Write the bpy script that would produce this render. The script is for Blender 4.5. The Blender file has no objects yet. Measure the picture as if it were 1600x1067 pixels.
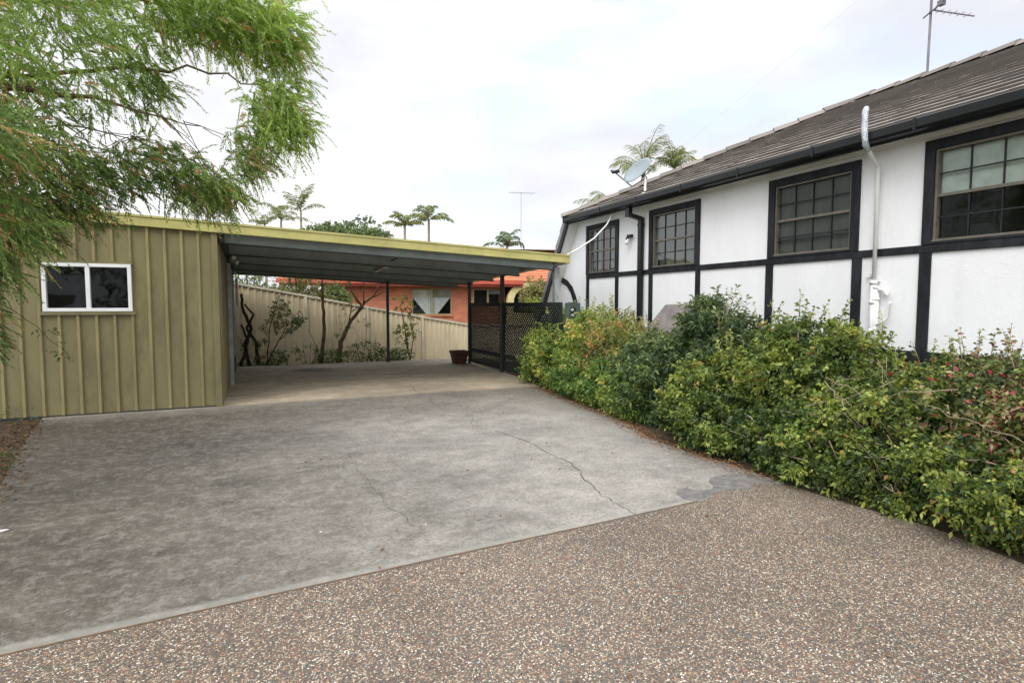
import bpy, math, random
import numpy as np
from mathutils import Vector, Matrix
R = math.radians
C = bpy.context.scene.collection
random.seed(7)
rng = np.random.default_rng(11)

# ------------------------------------------------------------------ camera
cam_d = bpy.data.cameras.new('camera'); cam = bpy.data.objects.new('camera', cam_d); C.objects.link(cam)
cam.location = (0, 0, 1.5)
cam.rotation_euler = (R(90 - 3.719), 0, R(-23.918))
cam_d.sensor_width = 36; cam_d.lens = 36 * 900 / 1600
cam_d.clip_start = .05; cam_d.clip_end = 2000
bpy.context.scene.camera = cam

# ------------------------------------------------------------------ sky, sun, exposure
SUN_EL, SUN_AZ = 44, -138          # azimuth measured from +Y towards +X
w = bpy.data.worlds.new('World'); bpy.context.scene.world = w; w.use_nodes = True
nt = w.node_tree; N = nt.nodes; L = nt.links; N.clear()
out = N.new('ShaderNodeOutputWorld'); bg = N.new('ShaderNodeBackground'); bg.inputs[1].default_value = 0.12
sky = N.new('ShaderNodeTexSky'); sky.sky_type = 'NISHITA'; sky.sun_disc = False
sky.sun_elevation = R(SUN_EL); sky.sun_rotation = R(SUN_AZ)
tc = N.new('ShaderNodeTexCoord'); mp = N.new('ShaderNodeMapping'); mp.inputs['Scale'].default_value = (1, 1, 2.2)
mp.inputs['Location'].default_value = (0.35, 0.1, 0.2)
n1 = N.new('ShaderNodeTexNoise'); n1.inputs['Scale'].default_value = 2.1; n1.inputs['Detail'].default_value = 6; n1.inputs['Roughness'].default_value = .5
n2 = N.new('ShaderNodeTexNoise'); n2.inputs['Scale'].default_value = 1.6; n2.inputs['Detail'].default_value = 5
r1 = N.new('ShaderNodeValToRGB'); r1.color_ramp.elements[0].position = .3; r1.color_ramp.elements[1].position = .45
r1.color_ramp.elements[0].color = (.42, .42, .42, 1)
r2 = N.new('ShaderNodeValToRGB')
r2.color_ramp.elements[0].position = .4; r2.color_ramp.elements[0].color = (5.5, 5.62, 6.1, 1)
r2.color_ramp.elements[1].position = .56; r2.color_ramp.elements[1].color = (7.4, 7.4, 7.5, 1)
mx = N.new('ShaderNodeMixRGB')
L.new(tc.outputs['Generated'], mp.inputs[0]); L.new(mp.outputs[0], n1.inputs[0])
mp2 = N.new('ShaderNodeMapping'); mp2.inputs['Scale'].default_value = (1, 1, 2.6); mp2.inputs['Location'].default_value = (3.1, 1.7, .6)
L.new(tc.outputs['Generated'], mp2.inputs[0]); L.new(mp2.outputs[0], n2.inputs[0])
L.new(n1.outputs[0], r1.inputs[0]); L.new(n2.outputs[0], r2.inputs[0])
L.new(r1.outputs[0], mx.inputs[0])
sb = N.new('ShaderNodeMixRGB'); sb.blend_type = 'ADD'; sb.inputs[0].default_value = 1; sb.inputs[2].default_value = (2.9, 3.5, 4.1, 1)
L.new(sky.outputs[0], sb.inputs[1]); L.new(sb.outputs[0], mx.inputs[1]); L.new(r2.outputs[0], mx.inputs[2])
# an overcast sky is brighter overhead and round the veiled sun than near the horizon
SD = (math.sin(R(SUN_AZ)) * math.cos(R(SUN_EL)), math.cos(R(SUN_AZ)) * math.cos(R(SUN_EL)), math.sin(R(SUN_EL)))
sz = N.new('ShaderNodeSeparateXYZ'); L.new(tc.outputs['Generated'], sz.inputs[0])
zr_ = N.new('ShaderNodeMapRange'); zr_.interpolation_type = 'SMOOTHSTEP'; L.new(sz.outputs[2], zr_.inputs[0])
for i_, v_ in zip((1, 2, 3, 4), (.5, 1, 1, 2.4)): zr_.inputs[i_].default_value = v_
dt = N.new('ShaderNodeVectorMath'); dt.operation = 'DOT_PRODUCT'; L.new(tc.outputs['Generated'], dt.inputs[0]); dt.inputs[1].default_value = SD
gl = N.new('ShaderNodeMapRange'); gl.interpolation_type = 'SMOOTHSTEP'; L.new(dt.outputs['Value'], gl.inputs[0])
for i_, v_ in zip((1, 2, 3, 4), (.45, 1, 0, 1.9)): gl.inputs[i_].default_value = v_
ad_ = N.new('ShaderNodeMath'); ad_.operation = 'ADD'; L.new(zr_.outputs[0], ad_.inputs[0]); L.new(gl.outputs[0], ad_.inputs[1])
sc_ = N.new('ShaderNodeVectorMath'); sc_.operation = 'SCALE'; L.new(mx.outputs[0], sc_.inputs[0]); L.new(ad_.outputs[0], sc_.inputs['Scale'])
L.new(sc_.outputs[0], bg.inputs[0]); L.new(bg.outputs[0], out.inputs[0])

sl = bpy.data.lights.new('sun', 'SUN'); sl.energy = 1.1; sl.angle = R(25); sl.color = (1, .965, .91)
so = bpy.data.objects.new('sun', sl); C.objects.link(so)
sd = Vector((math.sin(R(SUN_AZ)) * math.cos(R(SUN_EL)), math.cos(R(SUN_AZ)) * math.cos(R(SUN_EL)), math.sin(R(SUN_EL))))
so.rotation_euler = sd.to_track_quat('Z', 'Y').to_euler(); so.location = (-10, -5, 20)
vs = bpy.context.scene.view_settings
vs.view_transform = 'Standard'; vs.look = 'None'; vs.gamma = 1; vs.exposure = 0.37
bpy.context.scene.render.engine = 'CYCLES'

# ------------------------------------------------------------------ materials
def mat(name):
    m = bpy.data.materials.new(name); m.use_nodes = True
    b = m.node_tree.nodes['Principled BSDF']
    return m, m.node_tree.nodes, m.node_tree.links, b
def ramp(N, stops, interp='LINEAR'):
    r = N.new('ShaderNodeValToRGB'); e = r.color_ramp.elements; r.color_ramp.interpolation = interp
    while len(e) < len(stops): e.new(.5)
    for i, (p, c) in enumerate(stops):
        e[i].position = p; e[i].color = (*c, 1) if len(c) == 3 else c
    return r
def noise(N, L, sc, det=4, ro=.55, vec=None, scale=None):
    n = N.new('ShaderNodeTexNoise'); n.inputs['Scale'].default_value = sc; n.inputs['Detail'].default_value = det; n.inputs['Roughness'].default_value = ro
    if scale:
        mp = N.new('ShaderNodeMapping'); mp.inputs['Scale'].default_value = scale
        L.new(vec, mp.inputs[0]); L.new(mp.outputs[0], n.inputs[0])
    elif vec: L.new(vec, n.inputs[0])
    return n
def coords(N): return N.new('ShaderNodeTexCoord').outputs['Object']
def mixc(N, L, fac, a, b, mode='MIX'):
    m = N.new('ShaderNodeMixRGB'); m.blend_type = mode
    for i, v in ((0, fac), (1, a), (2, b)):
        if isinstance(v, bpy.types.NodeSocket): L.new(v, m.inputs[i])
        elif i == 0: m.inputs[0].default_value = v
        else: m.inputs[i].default_value = (*v, 1)
    return m.outputs[0]
def simple(name, c1, c2=None, sc=3, rough=.6, spec=.4, bump=0, bsc=40, metal=0, scale=(1, 1, 1), lo=.35, hi=.65, dirt=None):
    m, N, L, b = mat(name); co = coords(N)
    c2 = c2 or tuple(x * .75 for x in c1)
    n = noise(N, L, sc, 6, .6, co, scale); r = ramp(N, [(lo, c2), (hi, c1)])
    L.new(n.outputs[0], r.inputs[0]); col = r.outputs[0]
    if dirt:
        n3 = noise(N, L, dirt[1], 8, .7, co, (1, 1, .35)); r3 = ramp(N, [(.52, (0, 0, 0)), (.72, (1, 1, 1))]); L.new(n3.outputs[0], r3.inputs[0])
        col = mixc(N, L, r3.outputs[0], col, dirt[0])
    L.new(col, b.inputs['Base Color'])
    b.inputs['Roughness'].default_value = rough; b.inputs['Specular IOR Level'].default_value = spec; b.inputs['Metallic'].default_value = metal
    if bump:
        n2 = noise(N, L, bsc, 4, .6, co); bp = N.new('ShaderNodeBump'); bp.inputs['Strength'].default_value = bump; bp.inputs['Distance'].default_value = .02
        L.new(n2.outputs[0], bp.inputs['Height']); L.new(bp.outputs[0], b.inputs['Normal'])
    return m
M = {}
M['black'] = simple('black_timber', (.018, .02, .022), (.009, .01, .011), 6, .55, .35, .25, 60)
M['blacktrim'] = simple('weathered_black_timber', (.026, .029, .034), (.009, .01, .012), 9, .6, .2, .3, 50, scale=(1, 1, .3), lo=.42, hi=.75)
M['gutter'] = simple('black_gutter', (.01, .012, .013), (.006, .008, .008), 5, .35, .3)
M['khaki'] = simple('khaki_frame', (.14, .125, .095), (.095, .085, .063), 12, .45, .4)
M['white_pvc'] = simple('white_pvc', (.72, .72, .69), (.62, .62, .59), 4, .4, .4)
M['soffit'] = simple('soffit_white', (.74, .74, .71), (.62, .62, .58), 2, .7, .2)
M['foil'] = simple('foil_wrap', (.62, .66, .68), (.35, .38, .4), 30, .3, .5, .9, 60, metal=.6)
M['olive'] = simple('olive_steel', (.215, .188, .088), (.155, .134, .066), 1.6, .5, .35, scale=(1, 1, .4), dirt=((.11, .095, .045), 2.4))
M['olive_rib'] = simple('olive_steel_rib', (.29, .245, .115), (.2, .165, .08), 2.5, .5, .35, scale=(1, 1, .3))
M['fascia'] = simple('yellow_green_fascia', (.45, .415, .155), (.35, .32, .115), 2, .5, .35, scale=(1, 1, 4), dirt=((.3, .27, .1), 5))
M['deck'] = simple('deck_steel', (.32, .36, .34), (.25, .285, .27), 1.5, .45, .45, scale=(.4, 1, 1))
M['purlin'] = simple('purlin_steel', (.33, .38, .36), (.24, .28, .265), 3, .5, .45, .2, 30)
M['silver'] = simple('galvanised_post', (.4, .42, .41), (.27, .29, .28), 7, .45, .4, metal=.35)
M['darkpost'] = simple('dark_post', (.028, .038, .04), (.017, .024, .025), 5, .45, .4)
M['lattice'] = simple('dark_green_lattice', (.022, .03, .028), (.012, .018, .016), 8, .7, .2)
M['fence'] = simple('cream_steel', (.75, .645, .44), (.65, .55, .37), 1.2, .5, .35, scale=(1, 1, .5), dirt=((.42, .36, .25), 1.7))
M['fencecap'] = simple('cream_cap', (.66, .6, .45), (.52, .46, .34), 3, .5, .3)
M['white_alu'] = simple('white_aluminium', (.8, .81, .8), (.7, .71, .7), 3, .35, .45)
M['interior'] = simple('dark_interior', (.03, .03, .03), (.015, .015, .015), 2, .9, .1)
M['redcurtain'] = simple('red_curtain', (.13, .022, .028), (.075, .014, .018), 8, .9, .1)
M['greencurtain'] = simple('grey_green_curtain', (.17, .19, .15), (.11, .125, .1), 8, .9, .1)
M['blind'] = simple('pale_blind', (.52, .56, .51), (.4, .44, .4), 6, .8, .2, .3, 30)
M['lace'] = simple('white_lace', (.62, .62, .6), (.45, .45, .43), 20, .9, .1)
M['mesh'] = simple('flyscreen_mesh', (.085, .088, .078), (.06, .062, .055), 3, .75, .2, scale=(1, 6, 1))
M['pot'] = simple('brown_pot', (.075, .028, .018), (.045, .018, .013), 6, .6, .3, .3, 30)
M['dish'] = simple('dish_grey', (.24, .28, .3), (.19, .225, .24), 3, .45, .4)
M['bark'] = simple('bark', (.24, .165, .105), (.13, .09, .06), 10, .9, .1, .8, 25)
M['darkbark'] = simple('dark_bark', (.06, .05, .042), (.03, .026, .022), 10, .9, .1, .6, 25)
M['palestem'] = simple('pale_stem', (.3, .25, .17), (.17, .135, .09), 12, .8, .2)
M['palmtrunk'] = simple('palm_trunk', (.3, .27, .21), (.2, .18, .14), 8, .9, .1)
M['steel'] = simple('antenna_metal', (.2, .19, .21), (.12, .11, .13), 5, .4, .5, metal=.5)
M['redfascia'] = simple('red_fascia', (.46, .095, .06), (.36, .07, .045), 2, .5, .3)
M['archcream'] = simple('cream_render', (.6, .52, .27), (.48, .41, .2), 2, .8, .2)
M['soil'] = simple('garden_soil', (.085, .062, .042), (.04, .03, .021), 9, .95, .1, 1, 30)
M['crack'] = simple('crack_dirt', (.075, .068, .052), (.045, .04, .03), 20, .95, .05)
M['stone'] = simple('grey_cover', (.25, .225, .215), (.17, .15, .145), 4, .8, .2, .4, 20)
M['cable'] = simple('dark_conduit', (.03, .036, .036), None, 5, .5, .3)
M['lamp'] = simple('frosted_lamp', (.62, .62, .58), (.5, .5, .46), 6, .3, .5)
M['tubecover'] = simple('weathered_batten', (.4, .28, .2), (.28, .19, .13), 6, .5, .4)
M['joint'] = simple('joint_filler', (.2, .125, .075), (.12, .08, .05), 14, .9, .1)
M['patch'] = simple('patch_mortar', (.17, .16, .148), (.1, .095, .088), 14, .9, .15, .3, 40)
M['litter'] = simple('leaf_litter', (.3, .14, .065), (.12, .07, .035), 25, .85, .1)
M['litter_dull'] = simple('dull_litter', (.2, .12, .055), (.09, .055, .03), 25, .85, .1)
M['whitefleck'] = simple('white_chip', (.7, .7, .66), None, 5, .7, .2)

def m_glass():
    m, N, L, b = mat('window_glass'); N.remove(b); o = N['Material Output']
    g = N.new('ShaderNodeBsdfGlossy'); g.inputs['Roughness'].default_value = .02; g.inputs[0].default_value = (.9, .95, .95, 1)
    t = N.new('ShaderNodeBsdfTransparent'); t.inputs[0].default_value = (.8, .84, .82, 1)
    f = N.new('ShaderNodeFresnel'); f.inputs[0].default_value = 1.52
    a = N.new('ShaderNodeMath'); a.operation = 'MULTIPLY_ADD'; a.inputs[1].default_value = .13; a.inputs[2].default_value = .015
    co = coords(N); n = noise(N, L, 1.3, 2, .5, co); bp = N.new('ShaderNodeBump'); bp.inputs['Strength'].default_value = .05; bp.inputs['Distance'].default_value = .3
    L.new(n.outputs[0], bp.inputs['Height']); L.new(bp.outputs[0], g.inputs['Normal'])
    x = N.new('ShaderNodeMixShader'); L.new(f.outputs[0], a.inputs[0]); L.new(a.outputs[0], x.inputs[0]); L.new(t.outputs[0], x.inputs[1]); L.new(g.outputs[0], x.inputs[2]); L.new(x.outputs[0], o.inputs[0])
    return m
M['glass'] = m_glass()

def m_stucco():
    m, N, L, b = mat('white_stucco'); co = coords(N)
    n = noise(N, L, 1.2, 6, .6, co, (1, 1, .4)); r = ramp(N, [(.3, (.66, .665, .66)), (.7, (.75, .755, .755))]); L.new(n.outputs[0], r.inputs[0])
    st = noise(N, L, 5, 6, .7, co, (1, 1, .12)); rs = ramp(N, [(.5, (1, 1, 1)), (.8, (.93, .925, .9))]); L.new(st.outputs[0], rs.inputs[0])
    L.new(mixc(N, L, 1.0, r.outputs[0], rs.outputs[0], 'MULTIPLY'), b.inputs['Base Color']); b.inputs['Roughness'].default_value = .75; b.inputs['Specular IOR Level'].default_value = .25
    n2 = noise(N, L, 7, 3, .5, co); n2.inputs['Distortion'].default_value = 2.2
    r2 = ramp(N, [(.47, (0, 0, 0)), (.5, (1, 1, 1)), (.53, (.3, .3, .3))]); L.new(n2.outputs[0], r2.inputs[0])
    n3 = noise(N, L, 60, 3, .6, co); ad = mixc(N, L, .25, r2.outputs[0], n3.outputs[0])
    bp = N.new('ShaderNodeBump'); bp.inputs['Strength'].default_value = .3; bp.inputs['Distance'].default_value = .008
    L.new(ad, bp.inputs['Height']); L.new(bp.outputs[0], b.inputs['Normal']); return m
M['stucco'] = m_stucco()

def m_brick(name, c1, c2, mortar, axis='xz'):
    m, N, L, b = mat(name); co = coords(N)
    sp = N.new('ShaderNodeSeparateXYZ'); cb = N.new('ShaderNodeCombineXYZ'); L.new(co, sp.inputs[0])
    L.new(sp.outputs[0 if axis[0] == 'x' else 1], cb.inputs[0]); L.new(sp.outputs[2], cb.inputs[1])
    t = N.new('ShaderNodeTexBrick'); t.inputs['Scale'].default_value = 1; t.inputs['Brick Width'].default_value = .24; t.inputs['Row Height'].default_value = .086
    t.inputs['Mortar Size'].default_value = .009; t.inputs['Color1'].default_value = (*c1, 1); t.inputs['Color2'].default_value = (*c2, 1); t.inputs['Mortar'].default_value = (*mortar, 1)
    L.new(cb.outputs[0], t.inputs[0]); n = noise(N, L, 2, 5, .6, co)
    c = mixc(N, L, .5, t.outputs[0], n.outputs[0], 'OVERLAY')
    L.new(c, b.inputs['Base Color']); b.inputs['Roughness'].default_value = .85
    bp = N.new('ShaderNodeBump'); bp.inputs['Strength'].default_value = .5; bp.inputs['Distance'].default_value = .01; bp.invert = True
    L.new(t.outputs['Fac'], bp.inputs['Height']); L.new(bp.outputs[0], b.inputs['Normal']); return m
M['brick'] = m_brick('orange_brick', (.46, .15, .07), (.37, .11, .055), (.36, .19, .12))
M['basebrick'] = m_brick('base_brick', (.2, .075, .05), (.15, .055, .04), (.2, .17, .14), 'yz')

def m_attr(name, stops, rough=.6, trans=0, spec=.3, extra=None, bump=0):
    m, N, L, b = mat(name); a = N.new('ShaderNodeAttribute'); a.attribute_name = 'tint'
    r = ramp(N, stops); L.new(a.outputs['Fac'], r.inputs[0]); col = r.outputs[0]
    co = coords(N)
    n = noise(N, L, extra[0] if extra else 1.2, 3, .5, co)
    rr = ramp(N, [(.35, (0, 0, 0)), (.65, (1, 1, 1))]); L.new(n.outputs[0], rr.inputs[0])
    col = mixc(N, L, rr.outputs[0], col, mixc(N, L, 1.0, col, extra[1] if extra else (.8, .85, .75), 'MULTIPLY'))
    L.new(col, b.inputs['Base Color']); b.inputs['Roughness'].default_value = rough; b.inputs['Specular IOR Level'].default_value = spec
    if trans:
        o = N['Material Output']; t = N.new('ShaderNodeBsdfTranslucent')
        L.new(mixc(N, L, 1.0, col, (1.65, 1.6, .95), 'MULTIPLY'), t.inputs[0])
        x = N.new('ShaderNodeMixShader'); x.inputs[0].default_value = trans
        L.new(b.outputs[0], x.inputs[1]); L.new(t.outputs[0], x.inputs[2]); L.new(x.outputs[0], o.inputs[0])
    return m
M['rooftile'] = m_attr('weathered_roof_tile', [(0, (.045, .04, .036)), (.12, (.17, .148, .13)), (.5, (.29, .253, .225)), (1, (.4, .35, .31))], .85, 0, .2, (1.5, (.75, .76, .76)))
M['verge'] = m_attr('grey_tile', [(0, (.15, .14, .14)), (1, (.24, .225, .22))], .85, 0, .2, (1.5, (.8, .8, .8)))
M['redtile'] = simple('terracotta_tile', (.47, .17, .085), (.36, .13, .07), 6, .8, .2, scale=(.3, 4, 4))
# leaves (base colours of the foliage itself; a tint per leaf)
G = lambda n, st, tr=.3, ex=None: m_attr(n, st, .5, tr, .35, ex)
M['leaf_tree'] = G('feathery_leaves', [(0, (0.1, 0.165, 0.066)), (.35, (0.22, 0.315, 0.097)), (.75, (0.4, 0.53, 0.15)), (.93, (0.477, 0.596, 0.165)), (.97, (0.716, 0.397, 0.210)), (1, (0.645, 0.339, 0.210))], .45, (.9, (.62, .68, .6)))
M['leaf_yg'] = G('yellow_green_leaves', [(0, (0.079, 0.148, 0.041)), (.4, (0.206, 0.280, 0.066)), (.8, (0.426, 0.440, 0.091)), (.95, (0.566, 0.454, 0.133)), (1, (0.631, 0.267, 0.133))], .3, (1.6, (.7, .8, .7)))
M['leaf_rust'] = G('rust_tinged_leaves', [(0, (0.092, 0.136, 0.047)), (.35, (0.230, 0.259, 0.075)), (.65, (0.397, 0.369, 0.100)), (.82, (0.489, 0.273, 0.118)), (1, (0.521, 0.164, 0.091))], .3, (2, (.75, .8, .7)))
M['leaf_dark'] = G('dark_leaves', [(0, (.035, .062, .026)), (.5, (.085, .13, .046)), (.82, (.17, .225, .075)), (1, (.33, .37, .13))], .27, (1.8, (.78, .82, .78)))
M['leaf_green'] = G('green_leaves', [(0, (.03, .055, .018)), (.35, (.095, .145, .034)), (.7, (.215, .275, .058)), (.95, (.38, .4, .09)), (.99, (.4, .3, .1)), (1, (.4, .24, .1))], .32, (1.6, (.8, .82, .78)))
M['leaf_mixed'] = G('mixed_leaves', [(0, (.03, .05, .018)), (.4, (.09, .13, .034)), (.72, (.215, .25, .07)), (.83, (.4, .36, .18)), (.9, (.16, .03, .03)), (1, (.2, .025, .04))], .27, (2, (.8, .8, .78)))
M['leaf_red'] = G('red_leaves', [(0, (.2, .02, .035)), (1, (.36, .05, .07))], .3)
M['leaf_far'] = G('far_leaves', [(0, (0.067, 0.105, 0.043)), (.6, (0.128, 0.173, 0.064)), (1, (0.224, 0.259, 0.100))], .2, (.4, (.75, .8, .75)))
M['leaf_olive'] = G('olive_leaves', [(0, (0.099, 0.099, 0.039)), (.5, (0.187, 0.176, 0.055)), (1, (0.330, 0.286, 0.099))], .25, (.6, (.7, .75, .65)))
M['leaf_palm'] = G('palm_leaves', [(0, (.1, .14, .045)), (.6, (.19, .22, .07)), (.9, (.3, .27, .11)), (1, (.35, .25, .12))], .3)
M['grass'] = G('weeds', [(0, (.05, .09, .03)), (.7, (.11, .15, .05)), (1, (.22, .2, .1))], .25)

def m_concrete():
    m, N, L, b = mat('stained_concrete'); co = coords(N)
    big = noise(N, L, .7, 5, .65, co, (.8, 1.15, 1)); rb = ramp(N, [(.3, (.2, .187, .166)), (.5, (.29, .27, .242)), (.68, (.37, .345, .31))]); L.new(big.outputs[0], rb.inputs[0])
    fine = noise(N, L, 36, 8, .8, co); rf = ramp(N, [(.38, (.5, .5, .49)), (.5, (.92, .92, .92)), (.62, (1.24, 1.24, 1.24))]); L.new(fine.outputs[0], rf.inputs[0])
    med = noise(N, L, 3.2, 9, .75, co, (1, 1.15, 1)); rm = ramp(N, [(.36, (.74, .735, .72)), (.6, (1.1, 1.1, 1.1))]); L.new(med.outputs[0], rm.inputs[0])
    c = mixc(N, L, 1.0, rb.outputs[0], rm.outputs[0], 'MULTIPLY'); c = mixc(N, L, .85, c, rf.outputs[0], 'MULTIPLY')
    grit = noise(N, L, 150, 3, .6, co); rg = ramp(N, [(.35, (.62, .62, .62)), (.6, (1.14, 1.14, 1.14))]); L.new(grit.outputs[0], rg.inputs[0])
    c = mixc(N, L, .7, c, rg.outputs[0], 'MULTIPLY')
    sp = N.new('ShaderNodeSeparateXYZ'); L.new(co, sp.inputs[0])
    # left side of the slab darkened: mould plus tree shade painted into the colour
    def mr(src, a, b_, c0, c1):
        k = N.new('ShaderNodeMapRange'); k.interpolation_type = 'SMOOTHSTEP'; L.new(src, k.inputs[0])
        for i, v in zip((1, 2, 3, 4), (a, b_, c0, c1)): k.inputs[i].default_value = v
        return k.outputs[0]
    def mul(a, b_):
        k = N.new('ShaderNodeMath'); k.operation = 'MULTIPLY'
        for i, v in enumerate((a, b_)):
            if isinstance(v, bpy.types.NodeSocket): L.new(v, k.inputs[i])
            else: k.inputs[i].default_value = v
        return k.outputs[0]
    wob = N.new('ShaderNodeMath'); wob.operation = 'MULTIPLY_ADD'; L.new(med.outputs[0], wob.inputs[0]); wob.inputs[1].default_value = 1.6; L.new(sp.outputs[0], wob.inputs[2])
    left = mul(mr(wob.outputs[0], -.9, 3.3, 1, 0), mr(sp.outputs[1], 8.6, 9.3, 1, 0))
    c = mixc(N, L, left, c, mixc(N, L, 1.0, c, (.365, .335, .29), 'MULTIPLY'))
    top = mul(mr(sp.outputs[1], 6.3, 9.0, 0, 1), mr(sp.outputs[1], 9.2, 9.6, 1, 0)); c = mixc(N, L, mul(top, .6), c, mixc(N, L, 1.0, c, (.66, .6, .5), 'MULTIPLY'))
    rgt = mul(mr(wob.outputs[0], 4.3, 5.3, 0, 1), mr(sp.outputs[1], 9, 9.9, 1, 0))
    c = mixc(N, L, mul(rgt, .75), c, mixc(N, L, 1.0, c, (.5, .48, .42), 'MULTIPLY'))
    # tan, cleaner concrete under the carport front, greyer toward the back
    tan = mul(mr(sp.outputs[1], 9.25, 9.5, 0, 1), mr(sp.outputs[1], 12.5, 15.5, 1, .35))
    c = mixc(N, L, mul(tan, .85), c, mixc(N, L, 1.0, c, (1.9, 1.68, 1.32), 'MULTIPLY'))
    # trowelled pale margin beside the aggregate paving
    mg = N.new('ShaderNodeMath'); mg.operation = 'MULTIPLY_ADD'; L.new(sp.outputs[0], mg.inputs[0]); mg.inputs[1].default_value = -.068; L.new(sp.outputs[1], mg.inputs[2])
    c = mixc(N, L, mul(mr(mg.outputs[0], 3.19, 3.235, 1, 0), .55), c, (.29, .285, .25))
    # oil stain
    d = N.new('ShaderNodeVectorMath'); d.operation = 'DISTANCE'; L.new(co, d.inputs[0]); d.inputs[1].default_value = (1.1, 13.8, 0)
    oil = mr(d.outputs['Value'], .2, .6, 1, 0); c = mixc(N, L, mul(oil, .7), c, (.06, .06, .065))
    # pale grazes / scuffs across
    sc = noise(N, L, 1.9, 7, .7, co, (.6, 1.5, 1)); rs = ramp(N, [(.62, (0, 0, 0)), (.72, (1, 1, 1))]); L.new(sc.outputs[0], rs.inputs[0])
    c = mixc(N, L, mul(rs.outputs[0], .35), c, (.42, .4, .37))
    # crisp pale worn flecks showing through the dark surface film
    fl = noise(N, L, 11, 10, .82, co); fr2 = ramp(N, [(.5, (0, 0, 0)), (.57, (1, 1, 1))]); L.new(fl.outputs[0], fr2.inputs[0])
    c = mixc(N, L, mul(fr2.outputs[0], .42), mixc(N, L, 1.0, c, (.84, .84, .83), 'MULTIPLY'), mixc(N, L, .5, c, (.36, .34, .31)))
    L.new(c, b.inputs['Base Color']); b.inputs['Roughness'].default_value = .82; b.inputs['Specular IOR Level'].default_value = .3
    bp = N.new('ShaderNodeBump'); bp.inputs['Strength'].default_value = .35; bp.inputs['Distance'].default_value = .006
    L.new(fine.outputs[0], bp.inputs['Height']); L.new(bp.outputs[0], b.inputs['Normal']); return m
M['concrete'] = m_concrete()

def m_aggregate():
    m, N, L, b = mat('exposed_aggregate'); co = coords(N)
    cols = [(0, (.055, .055, .055)), (.14, (.22, .13, .08)), (.28, (.11, .118, .12)), (.38, (.34, .22, .13)), (.52, (.25, .09, .055)), (.6, (.3, .25, .18)), (.74, (.45, .36, .25)), (.87, (.58, .5, .38)), (.96, (.78, .73, .64))]
    def layer(scale):
        v = N.new('ShaderNodeTexVoronoi'); v.inputs['Scale'].default_value = scale; v.inputs['Randomness'].default_value = 1
        L.new(co, v.inputs[0]); r = ramp(N, cols, 'CONSTANT'); s = N.new('ShaderNodeSeparateColor'); L.new(v.outputs['Color'], s.inputs[0]); L.new(s.outputs[0], r.inputs[0])
        e = N.new('ShaderNodeTexVoronoi'); e.feature = 'DISTANCE_TO_EDGE'; e.inputs['Scale'].default_value = scale; L.new(co, e.inputs[0])
        return v, r.outputs[0], e.outputs[0], s.outputs[1]
    v, c, e, g = layer(138)
    re = ramp(N, [(.03, (0, 0, 0)), (.12, (1, 1, 1))]); L.new(e, re.inputs[0])
    keep = ramp(N, [(.3, (0, 0, 0)), (.34, (1, 1, 1))]); L.new(g, keep.inputs[0])
    k = mixc(N, L, 1.0, re.outputs[0], keep.outputs[0], 'MULTIPLY')
    c = mixc(N, L, k, (.1, .084, .066), c)
    big = noise(N, L, 1.1, 5, .6, co); rb = ramp(N, [(.3, (.78, .78, .78)), (.7, (1.12, 1.11, 1.1))]); L.new(big.outputs[0], rb.inputs[0])
    c = mixc(N, L, 1.0, c, rb.outputs[0], 'MULTIPLY')
    L.new(c, b.inputs['Base Color']); b.inputs['Roughness'].default_value = .5; b.inputs['Specular IOR Level'].default_value = .45
    bp = N.new('ShaderNodeBump'); bp.inputs['Strength'].default_value = .7; bp.inputs['Distance'].default_value = .006
    L.new(k, bp.inputs['Height']); L.new(bp.outputs[0], b.inputs['Normal']); return m
M['aggregate'] = m_aggregate()

def m_ground():
    m, N, L, b = mat('earth_and_grass'); co = coords(N)
    n = noise(N, L, .8, 8, .7, co); r = ramp(N, [(.35, (.06, .045, .03)), (.5, (.1, .08, .045)), (.62, (.07, .1, .03))]); L.new(n.outputs[0], r.inputs[0])
    f = noise(N, L, 40, 5, .7, co); rf = ramp(N, [(.3, (.55, .55, .55)), (.7, (1.3, 1.3, 1.3))]); L.new(f.outputs[0], rf.inputs[0])
    L.new(mixc(N, L, 1.0, r.outputs[0], rf.outputs[0], 'MULTIPLY'), b.inputs['Base Color']); b.inputs['Roughness'].default_value = .95
    bp = N.new('ShaderNodeBump'); bp.inputs['Strength'].default_value = .8; bp.inputs['Distance'].default_value = .03
    L.new(f.outputs[0], bp.inputs['Height']); L.new(bp.outputs[0], b.inputs['Normal']); return m
M['ground'] = m_ground()

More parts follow.
